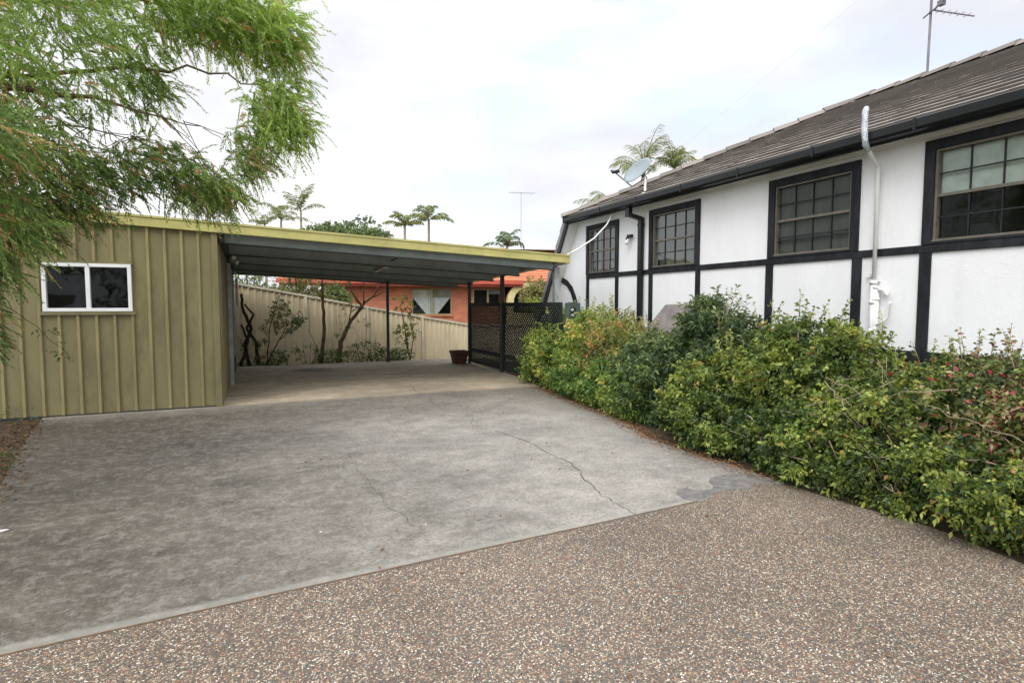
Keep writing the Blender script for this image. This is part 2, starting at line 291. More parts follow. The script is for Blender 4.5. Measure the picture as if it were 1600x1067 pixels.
# ------------------------------------------------------------------ mesh helpers
class MB:
    def __init__(s): s.v = []; s.f = []; s.t = []
    def add(s, vs, fs, tint=.5):
        o = len(s.v); s.v += [tuple(v) for v in vs]; s.f += [tuple(i + o for i in f) for f in fs]; s.t += [tint] * len(vs)
    def box(s, a, b, tint=.5):
        x0, y0, z0 = (min(a[i], b[i]) for i in range(3)); x1, y1, z1 = (max(a[i], b[i]) for i in range(3))
        s.add([(x0, y0, z0), (x1, y0, z0), (x1, y1, z0), (x0, y1, z0), (x0, y0, z1), (x1, y0, z1), (x1, y1, z1), (x0, y1, z1)],
              [(0, 3, 2, 1), (4, 5, 6, 7), (0, 1, 5, 4), (1, 2, 6, 5), (2, 3, 7, 6), (3, 0, 4, 7)], tint)
    def bar(s, p, q, wd, th, up=(0, 0, 1), tint=.5):
        p, q = Vector(p), Vector(q); d = (q - p).normalized(); u = Vector(up); sx = d.cross(u).normalized() * wd / 2; uz = sx.cross(d).normalized() * th / 2
        s.add([p - sx - uz, p + sx - uz, p + sx + uz, p - sx + uz, q - sx - uz, q + sx - uz, q + sx + uz, q - sx + uz],
              [(0, 1, 2, 3), (7, 6, 5, 4), (0, 4, 5, 1), (1, 5, 6, 2), (2, 6, 7, 3), (3, 7, 4, 0)], tint)
    def tube(s, pts, rad, n=8, tint=.5, cap=True):
        pts = [Vector(p) for p in pts]; k = len(pts)
        rad = rad if isinstance(rad, (list, tuple)) else [rad] * k
        vs = []; a = None
        for i, p in enumerate(pts):
            d = (pts[min(i + 1, k - 1)] - pts[max(i - 1, 0)]).normalized()
            if a is None: a = d.orthogonal().normalized()
            else: a = (a - d * a.dot(d)).normalized()
            b = d.cross(a)
            for j in range(n):
                t = 2 * math.pi * j / n; vs.append(p + (a * math.cos(t) + b * math.sin(t)) * rad[i])
        fs = [(i * n + j, i * n + (j + 1) % n, (i + 1) * n + (j + 1) % n, (i + 1) * n + j) for i in range(k - 1) for j in range(n)]
        if cap: fs += [tuple(range(n - 1, -1, -1)), tuple(range((k - 1) * n, k * n))]
        s.add(vs, fs, tint)
    def prism(s, poly, ext, tint=.5):
        n = len(poly); e = Vector(ext); p = [Vector(a) for a in poly]
        s.add(p + [a + e for a in p], [tuple(range(n - 1, -1, -1)), tuple(range(n, 2 * n))] + [(i, (i + 1) % n, (i + 1) % n + n, i + n) for i in range(n)], tint)
    def build(s, name, m, parent=None, smooth=False, bevel=0, loc=None):
        me = bpy.data.meshes.new(name); off = Vector(loc) if loc else None
        me.from_pydata([tuple(Vector(v) - off) for v in s.v] if off else s.v, [], s.f); me.update()
        a = me.attributes.new('tint', 'FLOAT', 'POINT'); a.data.foreach_set('value', s.t)
        me.materials.append(M[m] if isinstance(m, str) else m)
        import bmesh
        bm = bmesh.new(); bm.from_mesh(me); bmesh.ops.recalc_face_normals(bm, faces=bm.faces); bm.to_mesh(me); bm.free()
        if smooth: me.polygons.foreach_set('use_smooth', [True] * len(me.polygons))
        o = bpy.data.objects.new(name, me); C.objects.link(o)
        if off: o.location = off
        if parent:
            o.parent = parent
            o.location = -parent_world(parent) + (off or Vector((0, 0, 0)))
        if bevel:
            md = o.modifiers.new('bevel', 'BEVEL'); md.width = bevel; md.segments = 2; md.limit_method = 'ANGLE'
        return o
def parent_world(p):
    l = Vector(p.location)
    while p.parent: p = p.parent; l += Vector(p.location)
    return l
def mesh_np(name, V, F, T, m, parent=None):
    me = bpy.data.meshes.new(name); nv, nf = len(V), len(F); k = F.shape[1]
    me.vertices.add(nv); me.vertices.foreach_set('co', V.astype(np.float32).ravel())
    me.loops.add(nf * k); me.loops.foreach_set('vertex_index', F.astype(np.int32).ravel())
    me.polygons.add(nf); me.polygons.foreach_set('loop_start', np.arange(0, nf * k, k, dtype=np.int32))
    me.update(calc_edges=True); me.validate()
    a = me.attributes.new('tint', 'FLOAT', 'POINT'); a.data.foreach_set('value', T.astype(np.float32))
    me.materials.append(M[m]); o = bpy.data.objects.new(name, me); C.objects.link(o)
    if parent: o.parent = parent; o.location = -parent_world(parent)
    return o
def tag(o, label=None, cat=None, group=None, kind=None):
    if label: o['label'] = label
    if cat: o['category'] = cat
    if group: o['group'] = group
    if kind: o['kind'] = kind
    return o
def thing(name, label, cat, loc=(0, 0, 0), group=None):
    o = bpy.data.objects.new(name, None); C.objects.link(o); o.location = loc; o.empty_display_size = .2
    return tag(o, label, cat, group)
def norm(a): return a / np.maximum(np.linalg.norm(a, axis=-1, keepdims=True), 1e-9)
def leaves(P, D, Ln, W, T, droop=.25, narrow=.5):
    """one folded leaf per row: base, two sides, tip"""
    n = len(P); r = norm(rng.normal(size=(n, 3))); S = norm(np.cross(D, r)); U = np.cross(S, D)
    Ln = np.broadcast_to(Ln, (n,))[:, None]; W = np.broadcast_to(W, (n,))[:, None]
    mid = P + D * Ln * narrow + U * Ln * .06
    tip = P + D * Ln; tip[:, 2] -= (Ln[:, 0] * droop)
    V = np.stack([P, mid + S * W / 2 + U * W * .18, tip, mid - S * W / 2 + U * W * .18], 1).reshape(-1, 3)
    F = np.arange(4 * n).reshape(n, 4); return V, F, np.repeat(T, 4)
def twig_leaves(O, D, L_, n, ll, lw, spread=.9, tint=(.5, .2), droop=.25, jit=.25):
    """O,D,L_: twig origins, directions, lengths; n leaves along each"""
    k = len(O); t = (np.arange(n) + .5) / n; t = np.broadcast_to(t, (k, n)) + rng.normal(size=(k, n)) * .04
    P = O[:, None] + D[:, None] * (L_[:, None] * t)[..., None]; P[..., 2] -= (L_[:, None] * t ** 2 * .2)
    r = rng.normal(size=(k, n, 3)); r = norm(r - (r * D[:, None]).sum(-1, keepdims=True) * D[:, None])
    d = norm(D[:, None] * (1 - spread * .5) + r * spread + rng.normal(size=(k, n, 3)) * jit)
    T = np.clip(tint[0] + rng.normal(size=(k, 1)) * tint[1] + rng.normal(size=(k, n)) * tint[1] * .6, 0, 1); T = np.where((T > .93) & (rng.random((k, n)) > .3), .86, T)
    s = rng.uniform(.6, 1.15, (k, n)) * rng.uniform(.65, 1.3, (k, 1))
    return leaves(P.reshape(-1, 3), d.reshape(-1, 3), (ll * s).ravel(), (lw * s).ravel(), T.ravel(), droop)
def merge(parts):
    Vs, Fs, Ts = [], [], []; o = 0
    for V, F, T in parts: Vs.append(V); Fs.append(F + o); Ts.append(T); o += len(V)
    return np.concatenate(Vs), np.concatenate(Fs), np.concatenate(Ts)

# ------------------------------------------------------------------ ground and pavements
def gz(x, y):
    far = np.clip(.06 - .175 * (x + .4), -1.12, .2) if x > -.4 else .1
    t = min(max((y - 15.25) / .9, 0), 1); t = t * t * (3 - 2 * t)
    if x > 6.3: t = min(max((y - 13.5) / 2.5, 0), 1)
    k = min(max((y - 19) / 6, 0), 1); far = far * (1 - k) - 1.12 * k
    return -.03 * (1 - t) + far * t
xs = sorted(set([-400, -150, -60, -30, -18, -10] + [round(-7 + .5 * i, 2) for i in range(43)] + [17, 22, 30, 60, 150, 400]))
ys = sorted(set([-150, -60, -20, -8, -3, 0, 3, 6, 9, 12, 13, 13.5, 14, 14.5, 15] + [round(15.25 + .15 * i, 2) for i in range(10)] + [17, 18, 19, 20, 21, 23, 25, 28, 35, 60, 150, 400, 600]))
g = MB(); g.v = [(x, y, gz(x, y)) for y in ys for x in xs]; nx = len(xs); g.t = [.5] * len(g.v)
g.f = [(j * nx + i, j * nx + i + 1, (j + 1) * nx + i + 1, (j + 1) * nx + i) for j in range(len(ys) - 1) for i in range(nx - 1)]
tag(g.build('ground', 'ground', smooth=True), kind='structure')

right = [(4.02, 3.42), (4.03, 4.05), (3.97, 4.6), (4.0, 5.2), (4.22, 5.9), (4.36, 6.5), (4.42, 7.3), (4.46, 7.9), (4.6, 8.9), (4.76, 9.7), (4.9, 10.6), (4.95, 11.7), (4.98, 13), (5.02, 15.2)]
left = [(-.7, 15.2), (-.7, 9.44), (-2.62, 9.42), (-2.3, 7.6), (-1.98, 6.0), (-1.86, 4.6), (-1.8, 2.98)]
def slab(name, poly, z, th, m):
    b = MB(); b.prism([(x, y, z - th) for x, y in poly], (0, 0, th)); o = b.build(name, m); tag(o, kind='structure'); return o
drv = slab('concrete_driveway', [(-1.8, 2.98), (0, 3.13), (2, 3.27)] + right + left[:-1], 0, .14, 'concrete')
agg = slab('aggregate_driveway', [(-9, -8), (4.35, -8), (4.3, -2), (4.05, .8), (4.02, 1.8), (4.12, 2.35), (4.02, 2.85), (4.0, 3.3), (3.93, 3.43), (3.75, 3.5), (3.6, 3.42), (3.4, 3.46), (3.25, 3.42), (3.05, 3.345), (2.5, 3.285), (2, 3.265), (0, 3.125), (-1.8, 2.975), (-9, 2.4)], .004, .14, 'aggregate')
# edging line of dirt between the two pavements
b = MB(); pts = [(-9, 2.41), (-1.8, 2.985), (0, 3.135), (2, 3.275), (3.04, 3.352)]
for p, q in zip(pts, pts[1:]): b.bar((*p, .0065), (*q, .0065), .008, .003)
o = b.build('joint', 'joint', drv)
def jag(pts, wd, name, m, z=.0035, sub=5, amp=.02):
    b = MB(); P = []
    for p, q in zip(pts, pts[1:]):
        for i in range(sub): P.append(((p[0] + (q[0] - p[0]) * i / sub) + random.uniform(-amp, amp), (p[1] + (q[1] - p[1]) * i / sub) + random.uniform(-amp, amp)))
    P.append(pts[-1]); vs = []
    for i, p in enumerate(P):
        a = Vector(P[min(i + 1, len(P) - 1)]) - Vector(P[max(i - 1, 0)]); a.normalize(); ww = wd * random.uniform(.4, 1.2) / 2
        vs += [(p[0] - a.y * ww, p[1] + a.x * ww, z), (p[0] + a.y * ww, p[1] - a.x * ww, z)]
    b.add(vs, [(2 * i, 2 * i + 1, 2 * i + 3, 2 * i + 2) for i in range(len(P) - 1)]); return b.build(name, m, drv)
jag([(2.55, 6.25), (2.65, 5.88), (2.67, 5.51), (2.66, 5.02), (2.69, 4.71), (2.61, 4.4), (2.49, 3.99), (2.44, 3.75), (2.46, 3.58), (2.45, 3.31)], .0075, 'crack', 'crack')
jag([(.82, 5.9), (.81, 5.24), (.83, 5.02), (.84, 4.64), (.85, 4.3), (.9, 3.99), (.97, 3.64)], .0032, 'crack', 'crack')
jag([(2.6, 10.6), (2.47, 9.62), (2.52, 9.0), (2.4, 8.3)], .008, 'crack', 'crack')
jag([(2.55, 6.25), (2.4, 6.7), (2.63, 7.2)], .004, 'crack', 'crack')
jag([(-.5, 9.37), (1, 9.4), (3.1, 9.95), (4.7, 9.9)], .012, 'joint', 'crack', amp=.006)
jag([(-.4, 8.35), (.8, 8.1), (1.9, 8.3)], .007, 'joint', 'crack', amp=.01)
b = MB(); poly = [(3.02, 3.355), (2.98, 3.45), (3.0, 3.56), (3.08, 3.64), (3.16, 3.65), (3.2, 3.58), (3.27, 3.54), (3.35, 3.54), (3.42, 3.6), (3.46, 3.7), (3.55, 3.78), (3.75, 3.8), (3.96, 3.74), (3.98, 3.46), (3.75, 3.51), (3.6, 3.43), (3.4, 3.47), (3.25, 3.43)]
b.prism([(x, y, .0) for x, y in poly], (0, 0, .003)); b.build('repair_patch', 'patch', drv)

# garden beds
def bed(name, poly, z=-.012):
    b = MB(); b.add([(x, y, z) for x, y in poly], [tuple(range(len(poly)))]); return tag(b.build(name, 'soil'), kind='structure')
bed('garden_bed', [(4.0, -6), (6.5, -6), (6.5, 13.9), (4.9, 13.9), (4.6, 9), (4.1, 6), (3.85, 4), (3.9, 2)])
bed('garden_bed', [(-9, 2.5), (-1.7, 3.0), (-1.75, 6), (-2.5, 9.42), (-9, 9.42)])

# leaf litter along the slab edge and on the left bed
def litter(name, pts, n, wd, m, lab, ll=.05, on_slab=.5):
    P = []
    for _ in range(n):
        i = random.randrange(len(pts) - 1); t = random.random(); p, q = pts[i], pts[i + 1]
        P.append((p[0] + (q[0] - p[0]) * t + random.gauss(wd * (on_slab - .5), wd / 2), p[1] + (q[1] - p[1]) * t + random.uniform(-.1, .1), random.uniform(.004, .016)))
    P = np.array(P); d = rng.normal(size=P.shape); d[:, 2] *= .12; d = norm(d)
    V, F, T = leaves(P, d, rng.uniform(.5, 1.2, n) * ll, rng.uniform(.5, 1, n) * ll * .35, rng.uniform(0, 1, n), .05)
    o = mesh_np(name, V, F, T, m); return tag(o, lab, kind='stuff')
litter('leaf_litter', [(4.0, 3.5), (4.0, 5.1), (4.3, 6.3), (4.4, 7.6), (4.65, 9.3)], 2400, .14, 'litter', 'orange brown dry leaves along the edge of the concrete', .034, .4)
litter('leaf_litter', [(-1.95, 5.4), (-2.05, 6.3), (-2.35, 7.7), (-2.6, 9.2)], 900, .25, 'litter_dull', 'dry leaves and straw along the left edge of the slab', .05, .2)
P = np.stack([rng.uniform(-1.2, 3.9, 70), rng.uniform(.9, 8.5, 70), np.full(70, .012)], 1); d = rng.normal(size=P.shape); d[:, 2] *= .1
V, F, T = leaves(P, norm(d), rng.uniform(.02, .05, 70), .014, rng.uniform(0, 1, 70), .0)
tag(mesh_np('fallen_leaves', V, F, T, 'litter'), 'few dry leaves scattered on the driveway', kind='stuff')
b = MB()
for x, y, s in [(-1.59, 4.78, .045), (1.02, 3.75, .008), (2.0, 7.3, .01), (.35, 3.9, .01)]:
    p = [(x + s * math.cos(t) * random.uniform(.6, 1.2), y + s * .5 * math.sin(t) * random.uniform(.6, 1.2), .002) for t in [i * .9 for i in range(7)]]; b.prism(p, (0, 0, .004))
tag(b.build('white_chips', 'whitefleck'), 'white chips lying on the concrete', kind='stuff')

# ------------------------------------------------------------------ timber-framed house
HX = 6.4
H = thing('house', 'white stucco house with black timber strips and grey tiled roof', 'house', (9.5, 5, 0))
wins = [(9.36, 10.53, 2.11, 3.12), (7.14, 8.41, 2.11, 3.14), (4.52, 5.81, 2.11, 3.15), (1.35, 3.82, 2.11, 3.17)]   # outer edge of black surround
SW = .1   # surround width
holes = [(a + SW, b_ - SW, c + .03, d - SW) for a, b_, c, d in wins]
def edge_y(z): return 10.86 + (3.24 - z) * .61
ycut = sorted(set([-6.0] + [v for h in holes for v in h[:2]] + [10.6])); zcut = sorted(set([.95, 2.14, 3.24] + [v for h in holes for v in h[2:]]))
b = MB()
for y0, y1 in zip(ycut, ycut[1:]):
    for z0, z1 in zip(zcut, zcut[1:]):
        if any(h[0] <= y0 and h[1] >= y1 and h[2] <= z0 and h[3] >= z1 for h in holes): continue
        b.add([(HX, y0, z0), (HX, y1, z0), (HX, y1, z1), (HX, y0, z1)], [(0, 1, 2, 3)])
for z0, z1 in zip(zcut, zcut[1:]): b.add([(HX, 10.6, z0), (HX, edge_y(z0), z0), (HX, edge_y(z1), z1), (HX, 10.6, z1)], [(0, 1, 2, 3)])
for a, b_, c, d in holes:
    x1 = HX + .09
    b.add([(HX, a, c), (x1, a, c), (x1, b_, c), (HX, b_, c)], [(0, 1, 2, 3)]); b.add([(HX, a, d), (x1, a, d), (x1, b_, d), (HX, b_, d)], [(0, 1, 2, 3)])
    b.add([(HX, a, c), (x1, a, c), (x1, a, d), (HX, a, d)], [(0, 1, 2, 3)]); b.add([(HX, b_, c), (x1, b_, c), (x1, b_, d), (HX, b_, d)], [(0, 1, 2, 3)])
# other sides of the house
b.box((13.6, -6, .0), (13.7, 12.3, 3.24)); b.box((HX + .7, -6.1, 0), (13.7, -6, 3.24)); b.box((HX + .7, 11.3, 0), (13.6, 11.2, 3.2))
wall = b.build('wall', 'stucco', H)
b = MB(); b.box((HX + .012, -6, -.1), (HX + .12, 12.6, .90)); b.build('base_wall', 'basebrick', H)
b = MB(); b.box((HX + .55, -6, .9), (HX + .6, 10.8, 3.2)); b.build('inner_wall', 'interior', H)
# black timbers
def beam(*boxes):
    b = MB()
    for a, c in boxes: b.box(a, c)
    return b.build('timber_strip', 'blacktrim', H, bevel=.004)
beam(((HX - .028, -6, .9), (HX + .02, 12.35, 1.0)))
rail_cuts = [-6.0, 10.53]
zr0, zr1 = 2.03, 2.112
beam(((HX - .026, -6, zr0), (HX - .001, 10.53, zr1)))
for y in (10.48, 9.41, 8.36, 7.17, 5.78, 4.53, 3.78, 1.4, -.5):
    wd = .05 if y > 6 else .058
    b = MB(); b.box((HX - .023, y - wd, 1.0), (HX - .001, y + wd, zr0)); b.build('timber_strip', 'blacktrim', H, bevel=.004)
# curved brace by the gable edge
b = MB(); arc = []
for p in [(11.62, 2.1), (11.4, 2.02), (11.22, 1.87), (11.05, 1.67), (10.9, 1.45), (10.8, 1.2), (10.74, 1.0)]: arc.append(p)
inn = [(y - .04, z - .1) for y, z in arc]; inn = [(11.6, 1.99), (11.36, 1.9), (11.2, 1.77), (11.09, 1.6), (10.98, 1.4), (10.9, 1.18), (10.85, 1.0)]
arc = [(11.6, 2.11), (11.35, 2.03), (11.13, 1.88), (10.98, 1.68), (10.86, 1.44), (10.77, 1.2), (10.72, 1.0)]
k = len(arc); vs = [(HX - .024, y, z) for y, z in arc] + [(HX - .024, y, z) for y, z in inn] + [(HX - .001, y, z) for y, z in arc] + [(HX - .001, y, z) for y, z in inn]
fs = [(i, i + 1, k + i + 1, k + i) for i in range(k - 1)] + [(i, i + 1, 2 * k + i + 1, 2 * k + i) for i in range(k - 1)] + [(k + i, k + i + 1, 3 * k + i + 1, 3 * k + i) for i in range(k - 1)] + [(0, k, 3 * k, 2 * k), (k - 1, 2 * k - 1, 4 * k - 1, 3 * k - 1)]
b.add(vs, fs); tag(b.build('curved_brace', 'blacktrim', H), 'curved black timber brace below the gable edge')
# windows
def pleats(x, y0, y1, z0, z1, m, name, parent, amp=.02, pitch=.09):
    n = int((y1 - y0) / pitch * 6) + 2; b = MB(); vs = []
    for i in range(n):
        y = y0 + (y1 - y0) * i / (n - 1); dx = amp * math.sin(2 * math.pi * (y - y0) / pitch + math.sin(y * 9)) ; vs += [(x + dx, y, z0), (x + dx, y, z1)]
    b.add(vs, [(2 * i, 2 * i + 2, 2 * i + 3, 2 * i + 1) for i in range(n - 1)]); return b.build(name, m, parent, smooth=True)
for wi, ((a, b_, c, d), (ha, hb, hc, hd)) in enumerate(zip(wins, holes)):
    b = MB(); xf = HX - .034
    b.box((xf, a, zr1 + .0005), (HX - .001, ha, d)); b.box((xf, hb, zr1 + .0005), (HX - .001, b_, d)); b.box((xf, ha, hd), (HX - .001, hb, d)); b.box((xf, ha, zr1 + .0005), (HX - .001, hb, hc))
    W = b.build('window', 'blacktrim', H, bevel=.004)
    W['label'] = ['far window with red curtains in a black surround', 'window reflecting the sky beside the downpipe', 'window with plain grey screens in a black surround', 'wide near window with pale blind over its upper half'][wi]
    f = .024; b = MB(); x0, x1 = HX - .012, HX + .06
    b.box((x0, ha, hc), (x1, ha + f, hd)); b.box((x0, hb - f, hc), (x1, hb, hd)); b.box((x0, ha + f, hd - f), (x1, hb - f, hd)); b.box((x0, ha + f, hc), (x1, hb - f, hc + f))
    zm = (hc + hd) / 2; b.box((HX + .006, ha + f, zm - .016), (x1, hb - f, zm + .016))
    b.box((HX - .03, ha, hc - .012), (HX - .012, hb, hc + .014))
    b.build('frame', 'khaki', W, bevel=.002)
    ncol = 4 if wi < 3 else 8; b = MB(); xg = HX + .022
    for i in range(1, ncol): y = ha + f + (hb - ha - 2 * f) * i / ncol; b.box((xg, y - .0055, hc + f), (xg + .02, y + .0055, hd - f))
    for zz in ((hc + f + zm) / 2, (zm + hd - f) / 2): b.box((xg - .002, ha + f, zz - .006), (xg + .018, hb - f, zz + .006))
    if wi == 2: b.box((xg - .004, ha + f, hc + .19), (xg + .022, hb - f, hc + .2))
    b.build('glazing_bars', 'black', W)
    b = MB(); b.add([(HX + .035, ha, hc), (HX + .035, hb, hc), (HX + .035, hb, hd), (HX + .035, ha, hd)], [(0, 1, 2, 3)]); b.build('glass', 'glass', W)
    if wi == 0:
        pleats(HX + .14, ha + .02, ha + .22, hc, hd, 'redcurtain', 'curtain', W); pleats(HX + .14, hb - .42, hb - .2, hc, hd, 'redcurtain', 'curtain', W)
        pleats(HX + .2, ha, hb, hc, hd, 'greencurtain', 'net_curtain', W, .012, .12)
    elif wi == 1:
        pleats(HX + .16, ha, hb, hc, hd, 'mesh', 'net_curtain', W, .02, .11)
    elif wi == 2:
        b = MB(); b.box((HX + .064, ha, hc), (HX + .067, hb, hd)); b.build('flyscreen', 'mesh', W)
        pleats(HX + .15, ha, hb, hc, hd, 'greencurtain', 'net_curtain', W, .02, .1)
    else:
        b = MB(); b.box((HX + .07, ha, zm), (HX + .075, hb, hd)); b.build('blind', 'blind', W)
# eaves
b = MB(); b.box((6.16, -6, 3.235), (6.42, 10.84, 3.247)); b.box((HX - .03, -6, 3.2), (HX - .001, 10.84, 3.2345)); b.build('soffit', 'soffit', H)
b = MB(); b.box((6.135, -6, 3.195), (6.158, 10.86, 3.3)); b.build('fascia', 'black', H)
b = MB(); prof = [(6.134, 3.215), (6.03, 3.22), (6.008, 3.245), (6.005, 3.325), (6.02, 3.335), (6.02, 3.325), (6.02, 3.25), (6.04, 3.235), (6.134, 3.23)]
b.prism([(x, -6, z) for x, z in prof], (0, 16.9, 0))
for y in np.arange(-5.5, 10.5, 1.15): b.box((6.0, y, 3.22), (6.006, y + .03, 3.335))
b.build('gutter', 'gutter', H)
# main roof: real tiles in courses
SL = .465; RX = 9.8; ze = 3.335; x_e = 6.05
def yhip(x): return 10.92 - (x - x_e) * 1.0
b = MB(); nc = 17; dx = (RX - x_e) / nc
for i in range(nc):
    xa, xb = x_e + i * dx, x_e + (i + 1) * dx + .03
    y = -6 - random.random() * .3; 
    while y < yhip(xa):
        y2 = min(y + .33, yhip(xa)); y2b = min(y2, yhip(xb)); yb = min(y, yhip(xb))
        j = random.uniform(-.003, .004); za = ze + (xa - x_e) * SL + .03 + j; zb = ze + (xb - x_e) * SL + j; th = .03
        t = min(max(random.gauss(.5, .2), .15), 1); e = .002
        b.add([(xa, y + e, za), (xa, y2 - e, za), (xb, y2b - e, zb), (xb, yb + e, zb), (xa, y + e, za - th), (xa, y2 - e, za - th), (xb, y2b - e, zb - th), (xb, yb + e, zb - th)],
              [(0, 1, 2, 3), (1, 5, 6, 2), (3, 7, 4, 0)], t)
        b.add([(xa, y + e, za), (xa, y2 - e, za), (xa + .004, y2 - e, za - .03), (xa + .004, y + e, za - .03)], [(0, 1, 2, 3)], .04)  # riser face tinted dark: shadow under the tile lap painted in
        y = y2 + (0 if y2 < yhip(xa) else 1)
zr = ze + (RX - x_e) * SL
# far slope, hip face and closing sheets
b.add([(RX, -6, zr), (RX, yhip(RX), zr), (13.95, 10.92, ze), (13.95, -6, ze)], [(0, 1, 2, 3)], .4)
b.add([(x_e, 10.92, ze), (RX, yhip(RX), zr), (13.95, 10.92, ze)], [(0, 1, 2)], .4)
b.add([(x_e + .02, -6, ze - .02), (x_e + .02, 10.9, ze - .02), (RX, yhip(RX), zr - .02), (RX, -6, zr - .02)], [(0, 1, 2, 3)], .3)
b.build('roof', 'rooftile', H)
def caps(p, q, n, name='ridge_capping'):
    b = MB(); p, q = Vector(p), Vector(q); d = (q - p); 
    for i in range(n):
        a = p + d * (i / n) - d * (.06 / n); c = p + d * ((i + 1) / n)
        dn = d.normalized(); s = dn.cross(Vector((0, 0, 1))).normalized(); u = s.cross(dn)
        prof = [(-.15, -.05), (-.1, .015), (0, .05), (.1, .015), (.15, -.05)]; k1, k2 = 1.12, .95; t = random.uniform(.1, .45)
        vs = [a + s * x * k1 + u * (z * k1 + .02) for x, z in prof] + [c + s * x * k2 + u * z * k2 for x, z in prof]
        b.add(vs, [(j, j + 1, j + 6, j + 5) for j in range(4)] + [(0, 1, 2, 3, 4)], t)
    return b.build(name, 'rooftile', H)
caps((x_e, 10.92, ze + .03), (RX, yhip(RX), zr + .03), 13); caps((RX, -6, zr + .02), (RX, yhip(RX), zr + .02), 32)
# steep tiled end roof whose edge frames the facade
b = MB(); y0, z0, y1, z1 = 10.9, 3.32, 12.62, .5; n = 9
for i in range(n):
    ta, tb = i / n, (i + 1) / n; ya, za, yb, zb = y0 + (y1 - y0) * ta, z0 + (z1 - z0) * ta, y0 + (y1 - y0) * tb, z0 + (z1 - z0) * tb
    ln = math.hypot(y1 - y0, z1 - z0); ny, nz = -(z1 - z0) / ln, (y1 - y0) / ln; o1, o2 = .09, .125
    b.prism([(6.1, ya, za), (6.1, yb, zb), (6.1, yb + ny * o2, zb + nz * o2), (6.1, ya + ny * o1, za + nz * o1)], (7.8, 0, 0), random.random())
b.build('end_roof', 'verge', H)
b = MB(); b.prism([(6.16, 10.82, 3.3), (6.16, 12.5, .55), (6.16, 12.6, .55), (6.16, 10.88, 3.36)], (.24, 0, 0)); b.build('barge_soffit', 'soffit', H)
b = MB(); b.prism([(6.105, 10.79, 3.31), (6.105, 12.48, .5), (6.105, 12.6, .5), (6.105, 10.9, 3.36)], (.03, 0, 0)); b.build('barge_board', 'black', H)
# black downpipe
b = MB(); b.box((6.09, 8.62, 3.05), (6.17, 8.74, 3.225)); b.bar((6.13, 8.66, 3.08), (6.35, 8.60, 3.02), .1, .07); b.box((6.3, 8.545, .3), (6.37, 8.645, 3.04))
b.box((6.295, 8.535, 2.9), (6.375, 8.655, 2.93)); b.build('downpipe', 'gutter', H, bevel=.006)

# things on the house
t = thing('vent_pipe', 'white pipe up the stucco wall with foil wrapped bend over the gutter', 'pipe', (6.34, 4.3, 1))
b = MB(); b.tube([(6.345, 4.29, 1.72), (6.345, 4.29, 2.98), (6.32, 4.28, 3.03), (6.02, 4.21, 3.165), (5.975, 4.2, 3.2)], .022, 10); b.build('pipe', 'white_pvc', t, smooth=True)
b = MB(); b.tube([(6.06, 4.22, 3.145), (5.99, 4.2, 3.19), (5.962, 4.19, 3.25), (5.962, 4.2, 3.36), (5.965, 4.2, 3.46), (5.965, 4.2, 3.54), (5.985, 4.2, 3.58)], [.028, .032, .029, .033, .029, .032, .026], 10); b.build('foil_wrap', 'foil', t, smooth=True)
b = MB(); b.tube([(6.345, 4.29, .85), (6.345, 4.29, 1.72)], .032, 12)
for z in (1.74, 1.52, 1.2): b.tube([(6.345, 4.29, z - .02), (6.345, 4.29, z + .02)], .04, 12)
b.tube([(6.35, 4.27, .95), (6.36, 4.27, 1.68)], .037, 12)
for z in (1.68, 1.55, 1.22, 1.05): b.tube([(6.35, 4.27, z - .015), (6.36, 4.27, z + .015)], .042, 12)
b.tube([(6.345, 4.23, 1.66), (6.345, 4.17, 1.655), (6.345, 4.14, 1.62), (6.345, 4.14, 1.58)], .022, 8)
b.tube([(6.345, 4.25, 1.26), (6.345, 4.17, 1.3), (6.345, 4.12, 1.35), (6.345, 4.11, 1.5), (6.345, 4.09, 1.52)], .016, 8)
b.build('drain_stack', 'white_pvc', t, smooth=True)
b = MB(); b.box((6.36, 4.25, 1.75), (6.4, 4.35, 1.78)); b.box((6.36, 4.35, 1.8), (6.39, 4.39, 1.84)); b.build('bracket', 'white_pvc', t)

t = thing('security_light', 'small black and white sensor light on the stucco wall beside the downpipe', 'wall light', (6.38, 8.94, 2.7))
b = MB(); b.box((6.33, 8.9, 2.73), (6.395, 9.02, 2.78)); b.box((6.31, 8.98, 2.66), (6.36, 9.02, 2.73)); b.box((6.3, 8.86, 2.72), (6.35, 8.9, 2.76)); b.build('bracket', 'black', t, bevel=.005)
b = MB(); b.tube([(6.32, 8.95, 2.69), (6.29, 8.95, 2.64), (6.27, 8.96, 2.6)], [.025, .035, .04], 10); b.build('lamp_head', 'white_pvc', t, smooth=True)

t = thing('satellite_dish', 'grey satellite dish on a short white mast above the black gutter', 'satellite dish', (6.3, 8.44, 3.4))
cen = Vector((6.3, 8.62, 3.84)); nrm = Vector((-.80, -.06, .55)).normalized()
lx = Vector((0, 1, 0)).cross(nrm).normalized(); ly = nrm.cross(lx)
b = MB(); rings = 7; seg = 28; vs = [cen]
for i in range(1, rings + 1):
    r = i / rings
    for j in range(seg):
        a = 2 * math.pi * j / seg; vs.append(cen + ly * math.cos(a) * .31 * r + lx * math.sin(a) * .27 * r + nrm * (.055 * r * r))
fs = [(0, 1 + j, 1 + (j + 1) % seg) for j in range(seg)] + [(1 + (i - 1) * seg + j, 1 + (i - 1) * seg + (j + 1) % seg, 1 + i * seg + (j + 1) % seg, 1 + i * seg + j) for i in range(1, rings) for j in range(seg)]
b.add(vs, fs); o = b.build('dish', 'dish', t, smooth=True); md = o.modifiers.new('thick', 'SOLIDIFY'); md.thickness = .012
